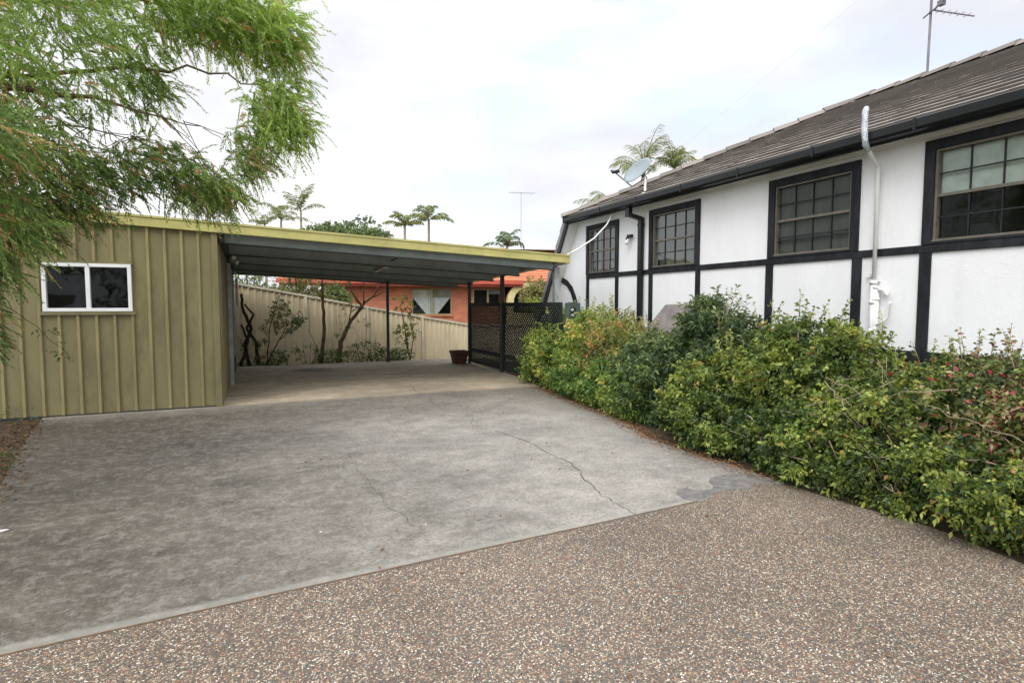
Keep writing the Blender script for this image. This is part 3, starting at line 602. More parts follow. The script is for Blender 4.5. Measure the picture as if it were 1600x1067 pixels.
b = MB(); b.tube([(6.3, 8.44, 3.38), (6.3, 8.44, 3.66), (6.33, 8.5, 3.72)], .022, 10); b.box((6.26, 8.4, 3.35), (6.34, 8.48, 3.45)); b.build('mast', 'white_pvc', t, smooth=False)
foot = cen + lx * .25 - Vector((0, 0, .03)); foot = Vector((6.22, 8.72, 3.6)); head = Vector((6.05, 9.02, 3.9))
b = MB(); b.tube([(6.33, 8.5, 3.7), foot, head], .011, 8); b.tube([(6.33, 8.5, 3.72), cen - nrm * .02], .02, 8); b.build('feed_arm', 'black', t)
b = MB(); b.tube([head - Vector((.03, -.04, 0)), head + Vector((.05, -.07, .01))], [.025, .035], 10); b.tube([head, head + Vector((-.02, .08, .04))], .02, 8); b.build('receiver', 'black', t)

t = thing('tv_antenna', 'tall thin television antenna standing on the grey tiled roof ridge', 'antenna', (9.8, 5.9, 5.05))
ay = 5.9
b = MB(); b.tube([(RX, ay, 5.05), (RX + .02, ay - .02, 7.3)], .018, 8); b.build('mast', 'steel', t)
b = MB(); p0 = Vector((RX, ay + .1, 6.02)); p1 = Vector((RX - .2, ay - 1.0, 6.33)); b.tube([p0, p1], .012, 6)
dd = (p1 - p0)
for i in range(2, 12):
    c = p0 + dd * i / 12; s = Vector((.3, .05, .3)) * (1 - .03 * i); b.tube([c - s * .15, c + s], .005, 5)
b.tube([p0 + dd * .15, p0 + dd * .15 + Vector((.15, -.5, -.28))], .012, 6)
for k in range(6): c = p0 + dd * .15 + Vector((.15, -.5, -.28)) * (k / 6); b.tube([c - Vector((.1, 0, .05)), c + Vector((.1, 0, .05))], .005, 5)
b.box(tuple(p0 + dd * .27 - Vector((.04, .04, .03))), tuple(p0 + dd * .27 + Vector((.04, .04, .04)))); b.build('antenna_array', 'steel', t)
b = MB(); b.tube([(RX, ay, 7.2), (RX - 2.2, ay + 3.5, 4.4)], .0008, 4); b.tube([(RX, ay, 7.2), (RX - 2.4, ay - 4.2, 4.3)], .0008, 4); b.build('guy_wire', 'steel', t)

o = MB(); P = [(5.27, 9.4, 2.4), (5.5, 9.36, 2.52), (5.8, 9.3, 2.72), (6.05, 9.26, 2.98), (6.16, 9.25, 3.17)]; o.tube(P, .014, 8)
tag(o.build('overhead_cable', 'white_pvc', smooth=True), 'white cable tube running from carport roof up to the black gutter', 'cable')

# grey object behind the hedge
b = MB(); b.add([(5.7, 7.7, .3), (5.7, 6.4, .3), (6.2, 6.4, .3), (6.2, 7.7, .3), (5.72, 7.62, 1.08), (5.72, 6.5, 1.08), (6.18, 6.5, 1.08), (6.18, 7.62, 1.08), (5.8, 7.22, 1.49), (5.8, 6.7, 1.51), (6.1, 6.7, 1.51), (6.1, 7.22, 1.49)],
              [(0, 1, 5, 4), (1, 2, 6, 5), (2, 3, 7, 6), (3, 0, 4, 7), (4, 5, 9, 8), (5, 6, 10, 9), (6, 7, 11, 10), (7, 4, 8, 11), (8, 9, 10, 11), (0, 3, 2, 1)])
b.box((5.68, 6.46, 1.05), (6.22, 7.66, 1.1))
for q in ((5.72, 6.5), (5.72, 7.6), (6.15, 6.5), (6.15, 7.6)): b.box((q[0], q[1], -.03), (q[0] + .05, q[1] + .05, .3))
tag(b.build('covered_unit', 'stone', bevel=.01), 'grey hooded box with sloping sides behind the hedge at the stucco wall', 'covered box')

# ------------------------------------------------------------------ shed
SX, SY = -.5, 9.42
def ztop(x, y): return 2.67 - .047 * (x + .44) - .034 * (y - 9.42)
S = thing('shed', 'olive green ribbed steel shed with white sliding window', 'shed', (-3.5, 12, 0))
wa, wb, wc, wd = -2.55, -1.555, 1.40, 2.04
b = MB()
xc = [-7.5, wa + .03, wb - .03, SX]; zc = [0, wc + .03, wd - .03, 2.56]
for i in range(3):
    for j in range(3):
        if i == 1 and j == 1: continue
        x0, x1, z0, z1 = xc[i], xc[i + 1], zc[j], zc[j + 1]
        b.add([(x0, SY, z0), (x1, SY, z0), (x1, SY, z1 if j < 2 else ztop(x1, SY) - .12), (x0, SY, z1 if j < 2 else ztop(x0, SY) - .12)], [(0, 1, 2, 3)])
side_end = 12.6
b.add([(SX, SY, 0), (SX, 15.1, 0), (SX, 15.1, ztop(SX, 15.1) - .1), (SX, SY, ztop(SX, SY) - .1)], [(0, 1, 2, 3)])
b.add([(-7.5, 15.1, 0), (SX, 15.1, 0), (SX, 15.1, 2.4), (-7.5, 15.1, 2.6)], [(0, 1, 2, 3)]); b.add([(-7.5, 15.1, 0), (-7.5, SY, 0), (-7.5, SY, 2.8), (-7.5, 15.1, 2.6)], [(0, 1, 2, 3)])
b.build('wall', 'olive', S)
b = MB(); x = -.735; k = 0
def rib(b, x, z0, z1):
    prof = [(x - .026, SY - .001), (x - .014, SY - .03), (x + .014, SY - .03), (x + .026, SY - .001)]
    b.add([(px, py, z) for z in (z0, z1) for px, py in prof], [(0, 1, 5, 4), (1, 2, 6, 5), (2, 3, 7, 6), (0, 3, 2, 1), (4, 5, 6, 7)])
while x > -7.4:
    zt = ztop(x, SY) - .12
    if wa - .03 < x < wb + .03: rib(b, x, .02, wc - .045); rib(b, x, wd + .035, zt)
    else: rib(b, x, .02, zt)
    x -= .2065

for i in range(30):
    xx = -.735 - i * .2065
    for z in (.12, 1.22, 2.3):
        if wa - .03 < xx < wb + .03 and 1.3 < z < 2.2: continue
        b.box((xx - .006, SY - .034, z - .006), (xx + .006, SY - .0295, z + .006))
b.build('cladding_ribs', 'olive_rib', S)
b = MB(); y = SY + .25
while y < side_end - .6:
    prof = [(SX + .001, y - .026), (SX + .028, y - .014), (SX + .028, y + .014), (SX + .001, y + .026)]; zt = ztop(SX, y) - .12
    b.add([(px, py, z) for z in (.02, zt) for px, py in prof], [(0, 1, 5, 4), (1, 2, 6, 5), (2, 3, 7, 6), (0, 3, 2, 1), (4, 5, 6, 7)]); y += .2065
b.build('cladding_ribs', 'olive', S)
b = MB(); b.box((SX - .07, SY - .036, 0), (SX + .012, SY - .002, ztop(SX, SY) - .11)); b.box((SX + .002, SY - .034, 0), (SX + .014, SY + .09, ztop(SX, SY) - .11)); b.build('corner_trim', 'fascia' if False else 'olive', S, bevel=.003)
b = MB(); b.box((-7.5, SY - .012, -.01), (SX, SY - .0015, .02)); b.build('base_flashing', 'darkpost', S)
b = MB(); b.box((SX + .002, 11.9, 0), (SX + .05, 14.7, 2.2)); b.build('side_door', 'darkpost', S)
b = MB(); b.box((SX + .052, 12.25, .02), (SX + .085, 12.33, 2.12)); b.build('door_track', 'silver', S); b = MB(); b.box((SX + .052, 13.6, .4), (SX + .08, 13.66, 2.1)); b.build('door_track', 'silver', S); b = MB(); b.box((SX + .03, 11.82, 0), (SX + .09, 11.9, 2.25)); b.build('door_jamb', 'silver', S)
b = MB(); b.box((SX + .06, 15.12, 1.45), (SX + .12, 15.2, 2.1)); b.build('meter_pipe', 'white_pvc', S)
b = MB(); f = .045; x0, x1 = SY - .05, SY + .02
b.box((wa, x0, wc), (wa + f, x1, wd)); b.box((wb - f, x0, wc), (wb, x1, wd)); b.box((wa + f, x0, wc), (wb - f, x1, wc + f)); b.box((wa + f, x0, wd - f), (wb - f, x1, wd))
wm = (wa + wb) / 2 + .0; b.box((wm - .025, x0 + .004, wc + f), (wm + .025, x1, wd - f))
W = b.build('window', 'white_alu', S, bevel=.003)
b = MB(); b.add([(wa, SY - .01, wc), (wb, SY - .01, wc), (wb, SY - .01, wd), (wa, SY - .01, wd)], [(0, 1, 2, 3)]); b.build('glass', 'glass', W)
b = MB(); b.box((wa - .3, SY + .6, 1.0), (wb + .3, SY + .62, 2.4)); b.box((wa + .25, SY + .3, 1.3), (wa + .33, SY + .4, 1.75)); b.box((wb - .3, SY + .3, 1.4), (wb - .05, SY + .5, 1.55)); b.build('interior', 'interior', W)
b = MB(); b.box((wa - .03, SY - .045, wc - .045), (wb + .03, SY - .002, wc - .002)); b.build('flashing', 'olive', W); b = MB(); b.box((wa - .02, SY - .04, wd + .002), (wb + .02, SY - .002, wd + .03)); b.build('flashing', 'olive', W)

# ------------------------------------------------------------------ carport
K = thing('carport', 'open carport with yellow green fascia, dark steel underside and thin posts', 'carport', (2.4, 12.3, 0))
xl, xr, yf, yb = -7.6, 5.32, 9.36, 15.35
def quad_slab(b, x0, x1, y0, y1, top, th):
    vs = [(x, y, ztop(x, y) + top - t) for t in (th, 0) for x, y in ((x0, y0), (x1, y0), (x1, y1), (x0, y1))]
    b.add(vs, [(0, 3, 2, 1), (4, 5, 6, 7), (0, 1, 5, 4), (1, 2, 6, 5), (2, 3, 7, 6), (3, 0, 4, 7)])
b = MB(); quad_slab(b, xl + .05, xr - .03, yf + .05, yb - .03, -.03, .012)
x = xl + .2
while x < xr - .1: quad_slab(b, x, x + .03, yf + .06, yb - .04, -.041, .028); x += .3
b.build('roof_sheet', 'deck', K)
b = MB()
def edge(b, x0, x1, y0, y1, top, th): quad_slab(b, x0, x1, y0, y1, top, th)
edge(b, xl, xr, yf, yf + .045, 0, .155); edge(b, xr - .004, xr + .04, yf, yb, 0, .155) if False else None
edge(b, xl, xr, yf - .012, yf - .0005, .003, .03); edge(b, xl, xr, yf - .01, yf - .0005, -.125, .025)
b.build('fascia', 'fascia', K)
b = MB(); edge(b, xr - .04, xr, yf + .05, yb, 0, .13); edge(b, xl, xr - .045, yb - .04, yb, -.001, .15); edge(b, xr - .2, xr - .045, yf + .05, yb - .05, -.075, .09); b.build('side_channel', 'purlin', K)
for y in (9.56, 11.05, 12.5, 13.9, 15.1):
    b = MB(); quad_slab(b, SX + .1 if y < 15 else SX + .1, xr - .25, y, y + .05, -.075, .19)
    for x in (1.95, 2.6): quad_slab(b, x, x + .3, y - .012, y - .001, -.09, .11)
    if y < 10:
        x = -.2
        while x < xr - .4: quad_slab(b, x, x + .025, y - .02, y - .001, -.08, .03); x += .29
    b.build('purlin', 'purlin', K)
    b = MB(); quad_slab(b, SX + .1, xr - .25, y - .03, y + .049, -.266, .014); b.build('purlin_lip', 'darkpost', K)
b = MB(); quad_slab(b, SX + .03, SX + .1, SY + .05, 15.25, -.07, .2); b.build('side_channel', 'darkpost', K)
def post(x, y, s, m, z0=0):
    b = MB(); zt = ztop(x, y) - .22; b.box((x - s / 2, y - s / 2, z0), (x + s / 2, y + s / 2, zt)); b.box((x - s, y - s, z0), (x + s, y + s, z0 + .01)); b.build('post', m, K, bevel=.004)
post(3.12, 15.0, .065, 'darkpost'); post(4.95, 13.83, .07, 'darkpost'); post(4.95, 11.69, .075, 'darkpost'); post(5.16, 9.6, .1, 'silver')
t = thing('strip_light', 'weathered fluorescent strip light hanging under the carport roof', 'strip light', (2.3, 11.6, 2.15))
b = MB(); b.bar((2.33, 12.35, 2.235), (2.35, 11.35, 2.27), .07, .05); b.build('batten', 'tubecover', t, bevel=.004)
b = MB(); b.tube([(2.33, 12.32, 2.19), (2.35, 11.4, 2.225)], .019, 10); b.box((2.3, 11.36, 2.19), (2.39, 11.41, 2.25)); b.box((2.29, 12.31, 2.16), (2.37, 12.36, 2.22)); b.build('tube', 'lamp', t)
b = MB(); b.tube([(2.35, 11.35, 2.3), (2.42, 10.6, 2.35), (2.5, 9.65, 2.37)], .012, 6); b.build('conduit', 'cable', t)
t = thing('flood_light', 'twin round lamps fixed high at the shed wall under the carport', 'flood light', (-.38, 11.3, 2.3))
b = MB(); b.box((-.45, 11.25, 2.26), (-.41, 11.38, 2.36)); b.build('bracket', 'darkpost', t)
for p, q in (((-.4, 11.3, 2.33), (-.33, 11.12, 2.3)), ((-.4, 11.34, 2.27), (-.28, 11.25, 2.22))):
    b = MB(); b.tube([p, q], [.02, .038], 12); b.build('lamp_head', 'lamp', t, smooth=False)

# ------------------------------------------------------------------ lattice screens and planter
def lattice(y0, y1, label):
    t = thing('lattice_screen', label, 'lattice screen', (4.95, (y0 + y1) / 2, 0), 'lattice screens along the carport side')
    x = 4.95; z0, z1 = .05, 1.53; fw = .06
    b = MB(); b.box((x - .025, y0, z1 - .09), (x + .025, y1, z1)); b.box((x - .025, y0, z0), (x + .025, y1, z0 + .05)); b.box((x - .022, y0, z0 + .05), (x + .022, y0 + fw, z1 - .09)); b.box((x - .022, y1 - fw, z0 + .05), (x + .022, y1, z1 - .09)); b.box((x - .03, y0 + fw, .32), (x + .02, y1 - fw, .39))
    b.build('frame', 'lattice', t)
    b = MB(); step = .088; wdt = .034
    for s, xo in ((1, .008), (-1, -.008)):
        c = -3.0
        while c < 6:
            # line y = y0 + c + s*(z - z0)
            pts = []
            for z in (z0 + .04, z1 - .08): pts.append((y0 + c + s * (z - z0), z))
            (ya, za), (yb_, zb) = pts
            lo, hi = y0 + .03, y1 - .03
            def clip(ya, za, yb_, zb):
                if abs(yb_ - ya) < 1e-6: return None
                ts = sorted([(lo - ya) / (yb_ - ya), (hi - ya) / (yb_ - ya)]); a_, b_2 = max(0, ts[0]), min(1, ts[1])
                if b_2 - a_ < .01: return None
                return (ya + (yb_ - ya) * a_, za + (zb - za) * a_), (ya + (yb_ - ya) * b_2, za + (zb - za) * b_2)
            r = clip(ya, za, yb_, zb)
            if r: b.bar((x + xo, *r[0]), (x + xo, *r[1]), .007, wdt, up=(0, -s, 1))
            c += step
    b.build('lattice_slats', 'lattice', t); return t
lattice(11.75, 13.78, 'dark green lattice screen between the two far carport posts')
lattice(9.0, 11.63, 'dark green lattice screen partly covered by the yellow green bush')
t = thing('end_screen', 'narrow dark green screen end standing by the stucco wall behind the silver post', 'screen', (5.3, 9, 0))
b = MB(); b.box((5.0, 8.9, 0), (5.06, 8.96, 1.52)); b.box((5.2, 8.9, 0), (5.28, 8.94, 1.52)); b.box((5.06, 8.91, 1.45), (5.2, 8.95, 1.53)); b.build('frame', simple('sage_paint', (.07, .1, .09), (.05, .07, .062), 5, .7, .2), t)
b = MB()
for i in range(13): b.bar((5.06, 8.93, .2 + i * .1), (5.2, 8.93, .3 + i * .1), .006, .03, up=(-1, 0, 1)); b.bar((5.06, 8.92, .3 + i * .1), (5.2, 8.92, .2 + i * .1), .006, .03, up=(1, 0, 1))
b.build('lattice_slats', 'lattice', t)

t = thing('planter', 'brown square planter pot on the concrete beside the far lattice post', 'planter', (4.68, 13.72, 0))
b = MB(); q = lambda s, z: [(4.66 - s, 13.8 - s, z), (4.66 + s, 13.8 - s, z), (4.66 + s, 13.8 + s, z), (4.66 - s, 13.8 + s, z)]
vs = q(.14, 0) + q(.185, .27) + q(.2, .27) + q(.2, .33) + q(.175, .33) + q(.165, .27)
b.add(vs, [(3, 2, 1, 0)] + [(4 * k + i, 4 * k + (i + 1) % 4, 4 * k + 4 + (i + 1) % 4, 4 * k + 4 + i) for k in range(5) for i in range(4)]); b.build('pot', 'pot', t, bevel=.006)
b = MB(); b.box((4.5, 13.64, .25), (4.82, 13.96, .28)); b.build('soil', 'soil', t)

# ------------------------------------------------------------------ boundary fence
FP = [(-7, 14.6, 3.0), (-.42, 15.85, 2.02), (1.2, 16.15, 1.735), (2.85, 16.45, 1.43), (4.5, 16.72, 1.14), (6.15, 17.0, .86), (8.5, 17.4, .84), (13.5, 18.2, .82)]
Fn = thing('boundary_fence', 'cream ribbed steel boundary fence stepping down behind the carport', 'fence', (3, 16.5, -.5))
for (xa, ya, za), (xb, yb2, zb) in zip(FP, FP[1:]):
    d = Vector((xb - xa, yb2 - ya, 0)); ln = d.length; d.normalize(); nn = Vector((d.y, -d.x, 0)); b = MB(); s = 0; prof = []
    while s < ln:
        for ds, off in ((0, 0), (.088, 0), (.1, .032), (.125, .032), (.137, 0)):
            if s + ds < ln: prof.append((s + ds, off))
        s += .15
    prof.append((ln, 0)); vs = []
    for s_, off in prof:
        zt = za + (zb - za) * s_ / ln; p = Vector((xa, ya, 0)) + d * s_ + nn * (off - .02); vs += [(p.x, p.y, min(zt - 1.95, gz(p.x, p.y) - .05) if True else 0), (p.x, p.y, zt - .03)]
    b.add(vs, [(2 * i, 2 * i + 2, 2 * i + 3, 2 * i + 1) for i in range(len(prof) - 1)]); b.build('fence_panel', 'fence', Fn)
    b = MB(); b.bar((xa, ya, za - .02), (xb, yb2, zb - .02), .055, .055); b.build('top_rail', 'fencecap', Fn)
for xa, ya, za in FP:
    b = MB(); b.box((xa - .03, ya - .045, za - 2.1), (xa + .03, ya + .03, za + .015)); b.build('post', 'fencecap', Fn)

# ------------------------------------------------------------------ plants by the fence
def foliage(name, O, D, Ls, n, ll, lw, m, parent, **kw): V, F, T = twig_leaves(np.array(O), norm(np.array(D)), np.array(Ls), n, ll, lw, **kw); return mesh_np(name, V, F, T, m, parent)
def blob(c, r, n, shell=.5, up=.3):
    u = norm(rng.normal(size=(n, 3))); rad = rng.uniform(shell, 1, (n, 1)) ** .7
    P = np.array(c) + u * rad * np.array(r); D = norm(u + np.array([0, 0, up]) + rng.normal(size=(n, 3)) * .5); return P, D
def wig(pts, amp, sub=5):
    out = []
    for p, q in zip(pts, pts[1:]):
        for i in range(sub): t = i / sub; out.append(tuple(p[k] + (q[k] - p[k]) * t + random.uniform(-amp, amp) for k in range(3)))
    out.append(tuple(pts[-1])); return out
def plant(name, label, cat, loc, stems, blobs, m, nl=9, ll=.07, lw=.03, stem='darkbark', tint=(.45, .22), tl=.14, group=None, spread=.9):
    t = thing(name, label, cat, loc, group)
    if stems:
        b = MB()
        for pts, r0, r1 in stems:
            P = wig(pts, .012); n = len(P); b.tube(P, [r0 + (r1 - r0) * i / (n - 1) for i in range(n)], 7)
        b.build('stem', stem, t, smooth=True)
    Ps, Ds = zip(*[blob(c, r, n) for c, r, n in blobs]); P = np.concatenate(Ps); D = np.concatenate(Ds)
    foliage('foliage', P, D, rng.uniform(.6, 1.2, len(P)) * tl, nl, ll, lw, m, t, tint=tint, spread=spread); return t
Y0 = 15.5
plant('vine', 'dark twisted climbing vine at the left end of the cream fence', 'vine', (-.25, 15.5, .1),
      [([(-.2, 15.5, -.03), (-.28, 15.5, .5), (-.12, 15.5, .9), (-.3, 15.5, 1.4), (-.32, 15.5, 1.75)], .05, .03), ([(.0, 15.5, 0), (-.02, 15.5, .55), (-.22, 15.5, .9), (-.06, 15.5, 1.25), (-.26, 15.5, 1.5)], .045, .02), ([(-.38, 15.5, 0), (-.2, 15.5, .6), (-.35, 15.5, 1.0)], .04, .02)],
      [((-.2, 15.5, .5), (.15, .1, .3), 18)], 'leaf_dark', 6, .05, .025)
plant('shrub', 'thin leaning shrub with long dark leaves against the cream fence', 'shrub', (.2, 15.5, 0),
      [([(.2, 15.5, -.03), (.5, 15.5, .6), (.75, 15.5, 1.05)], .018, .008), ([(.2, 15.5, -.03), (.3, 15.5, .9), (.5, 15.55, 1.6), (.62, 15.55, 1.85)], .015, .006), ([(.5, 15.5, .6), (.95, 15.5, .95), (1.15, 15.5, 1.05)], .01, .005)],
      [((.78, 15.5, 1.2), (.28, .12, .3), 26), ((.42, 15.5, 1.3), (.12, .1, .5), 16), ((.3, 15.5, 1.0), (.15, .1, .15), 8), ((1.1, 15.5, 1.0), (.14, .1, .1), 6), ((.05, 15.45, .55), (.12, .1, .12), 6)], 'leaf_dark', 9, .13, .04, tint=(.4, .2), tl=.12)
plant('sapling', 'slim straight sapling trunk standing in front of the cream fence', 'tree', (1.6, 15.55, 0),
      [([(1.5, 15.55, -.03), (1.6, 15.55, .8), (1.57, 15.55, 1.6), (1.56, 15.55, 2.6)], .055, .025), ([(1.5, 15.55, 0), (1.4, 15.5, .4), (1.2, 15.5, .85)], .012, .005), ([(1.57, 15.55, 1.6), (1.3, 15.55, 2.0), (1.2, 15.5, 2.4)], .012, .005)],
      [((1.5, 15.5, 2.3), (.3, .15, .22), 14), ((1.7, 15.5, 1.85), (.1, .1, .1), 3)], 'leaf_green', 7, .07, .03, stem='bark')
plant('crooked_tree', 'crooked small tree forking above the cream fence under the carport', 'tree', (1.95, 15.55, 0),
      [([(1.93, 15.55, -.03), (2.0, 15.55, .5), (2.2, 15.55, .95), (2.6, 15.55, 1.5)], .07, .04), ([(2.6, 15.55, 1.5), (2.9, 15.55, 1.75), (3.15, 15.55, 2.3)], .03, .012), ([(2.55, 15.55, 1.45), (2.3, 15.55, 1.8), (2.25, 15.55, 2.3)], .03, .012), ([(2.6, 15.55, 1.5), (2.6, 15.55, 2.0), (2.75, 15.55, 2.4)], .022, .01), ([(2.2, 15.55, .95), (2.3, 15.55, 1.5)], .02, .01), ([(2.8, 15.55, 1.65), (3.3, 15.5, 1.9), (3.5, 15.5, 2.15)], .015, .006)],
      [((2.3, 15.5, 1.5), (.2, .15, .12), 12), ((2.35, 15.5, 2.2), (.35, .2, .2), 16), ((3.0, 15.5, 2.15), (.35, .2, .2), 16), ((2.0, 15.5, .95), (.12, .1, .3), 12), ((2.5, 15.5, .95), (.2, .1, .12), 8)], 'leaf_green', 7, .06, .03, stem='bark', tint=(.4, .2))
plant('vine', 'leafy green vine climbing the cream fence right of the thin carport post', 'vine', (3.75, 15.6, 0),
      [([(3.85, 15.6, -.1), (3.72, 15.6, .7), (3.6, 15.6, 1.5)], .018, .01), ([(3.85, 15.6, -.1), (3.95, 15.6, .7), (3.75, 15.6, 1.4)], .012, .008)],
      [((3.62, 15.55, 1.5), (.22, .12, .16), 26), ((3.9, 15.55, .95), (.12, .1, .45), 30), ((3.68, 15.55, .65), (.18, .12, .28), 30)], 'leaf_green', 7, .08, .045, tint=(.62, .2))
for i, (x, w_, h, lab) in enumerate([(.35, .35, .32, 'scrubby dark weeds at the foot of the twisted vine'), (1.15, .35, .5, 'grey brown twiggy weeds left of the straight sapling'), (2.6, .45, .55, 'dark bushy weeds right of the crooked tree base'), (3.1, .4, .3, 'low leafy weeds at the foot of the thin carport post'), (3.55, .32, .28, 'broad leaved weeds below the leafy vine'), (1.8, .35, .3, 'dark weeds between sapling and crooked tree')]):
    plant('weed_clump', lab, 'weeds', (x, 15.4, -.03), [([(x + dx, 15.4, -.03), (x + dx * 2.2, 15.4, h * 1.1)], .006, .003) for dx in (-.12, -.04, .05, .13)],
          [((x, 15.42, h * .42), (w_, .18, h * .5), 110 if i not in (1,) else 50)], 'leaf_dark' if i != 1 else 'grass', 6, .07, .03, tint=(.35 if i < 4 else .6, .22), group='weeds along the fence foot')

# ------------------------------------------------------------------ neighbouring brick house
B = thing('brick_house', 'orange brick house with red fascia and terracotta roof beyond the fence', 'house', (8, 29, -1.1))
bd = Vector((8.97, -2.03, 0)).normalized(); bn = Vector((bd.y, -bd.x, 0))     # along the facade, towards viewer
O0 = Vector((1.6, 25.95, 0))
def bp(s, off, z): p = O0 + bd * s + bn * off; return (p.x, p.y, z)
def bbox(b, s0, s1, o0, o1, z0, z1):
    vs = [bp(s, o, z) for z in (z0, z1) for s, o in ((s0, o0), (s1, o0), (s1, o1), (s0, o1))]
    b.add(vs, [(0, 3, 2, 1), (4, 5, 6, 7), (0, 1, 5, 4), (1, 2, 6, 5), (2, 3, 7, 6), (3, 0, 4, 7)])
bw = [(4.75, 6.5, 1.02, 2.17), (7.45, 8.8, 1.45, 2.17)]
sc = sorted([1.0, 8.9] + [v for a in bw for v in a[:2]]); zc = sorted(set([-1.3, 2.35] + [v for a in bw for v in a[2:]]))
b = MB()
for s0, s1 in zip(sc, sc[1:]):
    for z0, z1 in zip(zc, zc[1:]):
        if any(a[0] <= s0 and a[1] >= s1 and a[2] <= z0 and a[3] >= z1 for a in bw): continue
        b.add([bp(s0, 0, z0), bp(s1, 0, z0), bp(s1, 0, z1), bp(s0, 0, z1)], [(0, 1, 2, 3)])
bbox(b, 1.0, 1.2, -.01, -7, -1.3, 2.35); bbox(b, 8.7, 8.9, -.01, -7, -1.3, 2.35); bbox(b, 1.0, 16, -6.8, -7, -1.3, 2.35); b.build('wall', 'brick', B)
b = MB(); bbox(b, -.6, 9.6, .62, .5, 2.26, 2.5); bbox(b, -.7, 9.6, .63, .75, 2.36, 2.52); b.build('gutter', 'redfascia', B)
b = MB(); bbox(b, -.6, 9.6, .5, 0.02, 2.3, 2.33); b.build('soffit', 'redfascia', B)
b = MB(); nrow = 14
for i in range(nrow):
    o1 = .68 - i * .3; z1 = 2.53 + i * .13; 
    vs = [bp(-.7 + i * .3, o1, z1 + .03), bp(9.6, o1, z1 + .03), bp(9.6, o1 - .34, z1 + .14), bp(-.7 + (i + 1) * .3, o1 - .34, z1 + .14), bp(-.7 + i * .3, o1, z1 - .01), bp(9.6, o1, z1 - .01)]
    b.add(vs, [(0, 1, 2, 3), (0, 4, 5, 1)])
b.add([bp(-.7, .68, 2.52), bp(3.5, -3.5, 4.3), bp(3.5, -3.6, 4.3), bp(-.7, -7.6, 2.5)], [(0, 1, 2, 3)]); b.add([bp(3.5, -3.5, 4.3), bp(17, -3.5, 4.3), bp(17, -7.6, 2.5), bp(-.7, -7.6, 2.5)], [(0, 1, 2, 3)])
b.build('roof', 'redtile', B)
for i, a in enumerate(bw):
    b = MB(); f = .05
    bbox(b, a[0], a[0] + f, .03, -.06, a[2], a[3]); bbox(b, a[1] - f, a[1], .03, -.06, a[2], a[3]); bbox(b, a[0] + f, a[1] - f, .03, -.06, a[2], a[2] + f); bbox(b, a[0] + f, a[1] - f, .03, -.06, a[3] - f, a[3])
    mm = (a[0] + a[1]) / 2; bbox(b, mm - .04, mm + .04, .032, -.06, a[2] + f, a[3] - f)
    W = b.build('window', simple('tan_frame', (.3, .26, .14), None, 4, .5, .3), B)
    b = MB(); b.add([bp(a[0], -.02, a[2]), bp(a[1], -.02, a[2]), bp(a[1], -.02, a[3]), bp(a[0], -.02, a[3])], [(0, 1, 2, 3)]); b.build('glass', 'glass', W)
    b = MB(); bbox(b, a[0] - .2, a[1] + .2, -.5, -.52, a[2] - .3, a[3] + .1); b.build('interior', 'interior', W)
    if i == 0:
        b = MB(); bbox(b, a[0] + .05, mm - .04, -.1, -.13, 1.78, a[3]); b.build('blind', simple('cream_blind', (.62, .56, .42), None, 4, .8, .1), W)
        b = MB()
        for sg, s0, s1 in ((1, a[0] + .08, mm - .05), (-1, a[1] - .08, mm + .05)):
            n = 22; vs = []
            for k in range(n):
                t_ = k / (n - 1); s_ = s0 + (s1 - s0) * t_; zb_ = 1.75 - (.75 * min(1, t_ * 1.25)); vs += [bp(s_, -.09 + .015 * math.sin(k * 2.2), 1.78), bp(s_ , -.09 + .015 * math.sin(k * 2.2), max(zb_, a[2] + .02))]
            b.add(vs, [(2 * k, 2 * k + 1, 2 * k + 3, 2 * k + 2) for k in range(n - 1)])
        b.build('curtain', 'lace', W)
        b = MB(); bbox(b, mm + .04, a[1] - .05, -.1, -.13, 1.78, a[3]); b.build('valance', simple('tan_net', (.27, .25, .17), None, 8, .9, .1), W)
    else:
        b = MB(); bbox(b, mm + .04, a[1] - .05, -.12, -.15, 1.95, a[3]); b.build('blind', simple('grey_blind', (.33, .36, .36), None, 4, .8, .1), W)
b = MB(); bbox(b, 4.7, 6.55, .08, .031, .95, 1.015); b.build('sill', 'brick', B)
# arched cream porch at its right end
b = MB(); ac, az, ro, ri = 9.9, 1.7, .98, .68; n = 18; vs = []
Pa = thing('arched_porch', 'cream rendered archway of a neighbouring house beyond the dark lattice', 'porch', bp(9.9, 0, -1.1))
for s0 in (0, 1):
    for k in range(n + 1):
        a = math.pi * k / n
        for r in (ri, ro): vs.append(bp(ac - r * math.cos(a), .5 - s0 * .35, az - .1 + r * math.sin(a) * .92))
m_ = 2 * (n + 1); fs = []
for k in range(n):
    i = 2 * k; fs += [(i, i + 1, i + 3, i + 2), (m_ + i, m_ + i + 2, m_ + i + 3, m_ + i + 1), (i, i + 2, m_ + i + 2, m_ + i), (i + 1, m_ + i + 1, m_ + i + 3, i + 3)]
b.add(vs, fs); bbox(b, ac - ro, ac - ri, .5, .15, -1.3, az - .1); bbox(b, ac + ri, ac + ro, .5, .15, -1.3, az - .1); bbox(b, ac - ri, ac + ri, .48, .17, -1.3, 1.1)
bbox(b, ac - 1.8, ac - ro, .4, .2, -1.3, 1.25) if False else None
b.build('arch', 'archcream', Pa, bevel=.01)
b = MB(); bbox(b, 8.95, 14, -.8, -.85, -1.3, 2.6); b.build('back_wall', 'interior', Pa)
b = MB(); bbox(b, ac - .2, ac + .4, -.7, -.79, 1.3, 1.75); b.build('window', simple('pale_pane', (.25, .3, .33), None, 4, .3, .5), Pa)
b = MB()
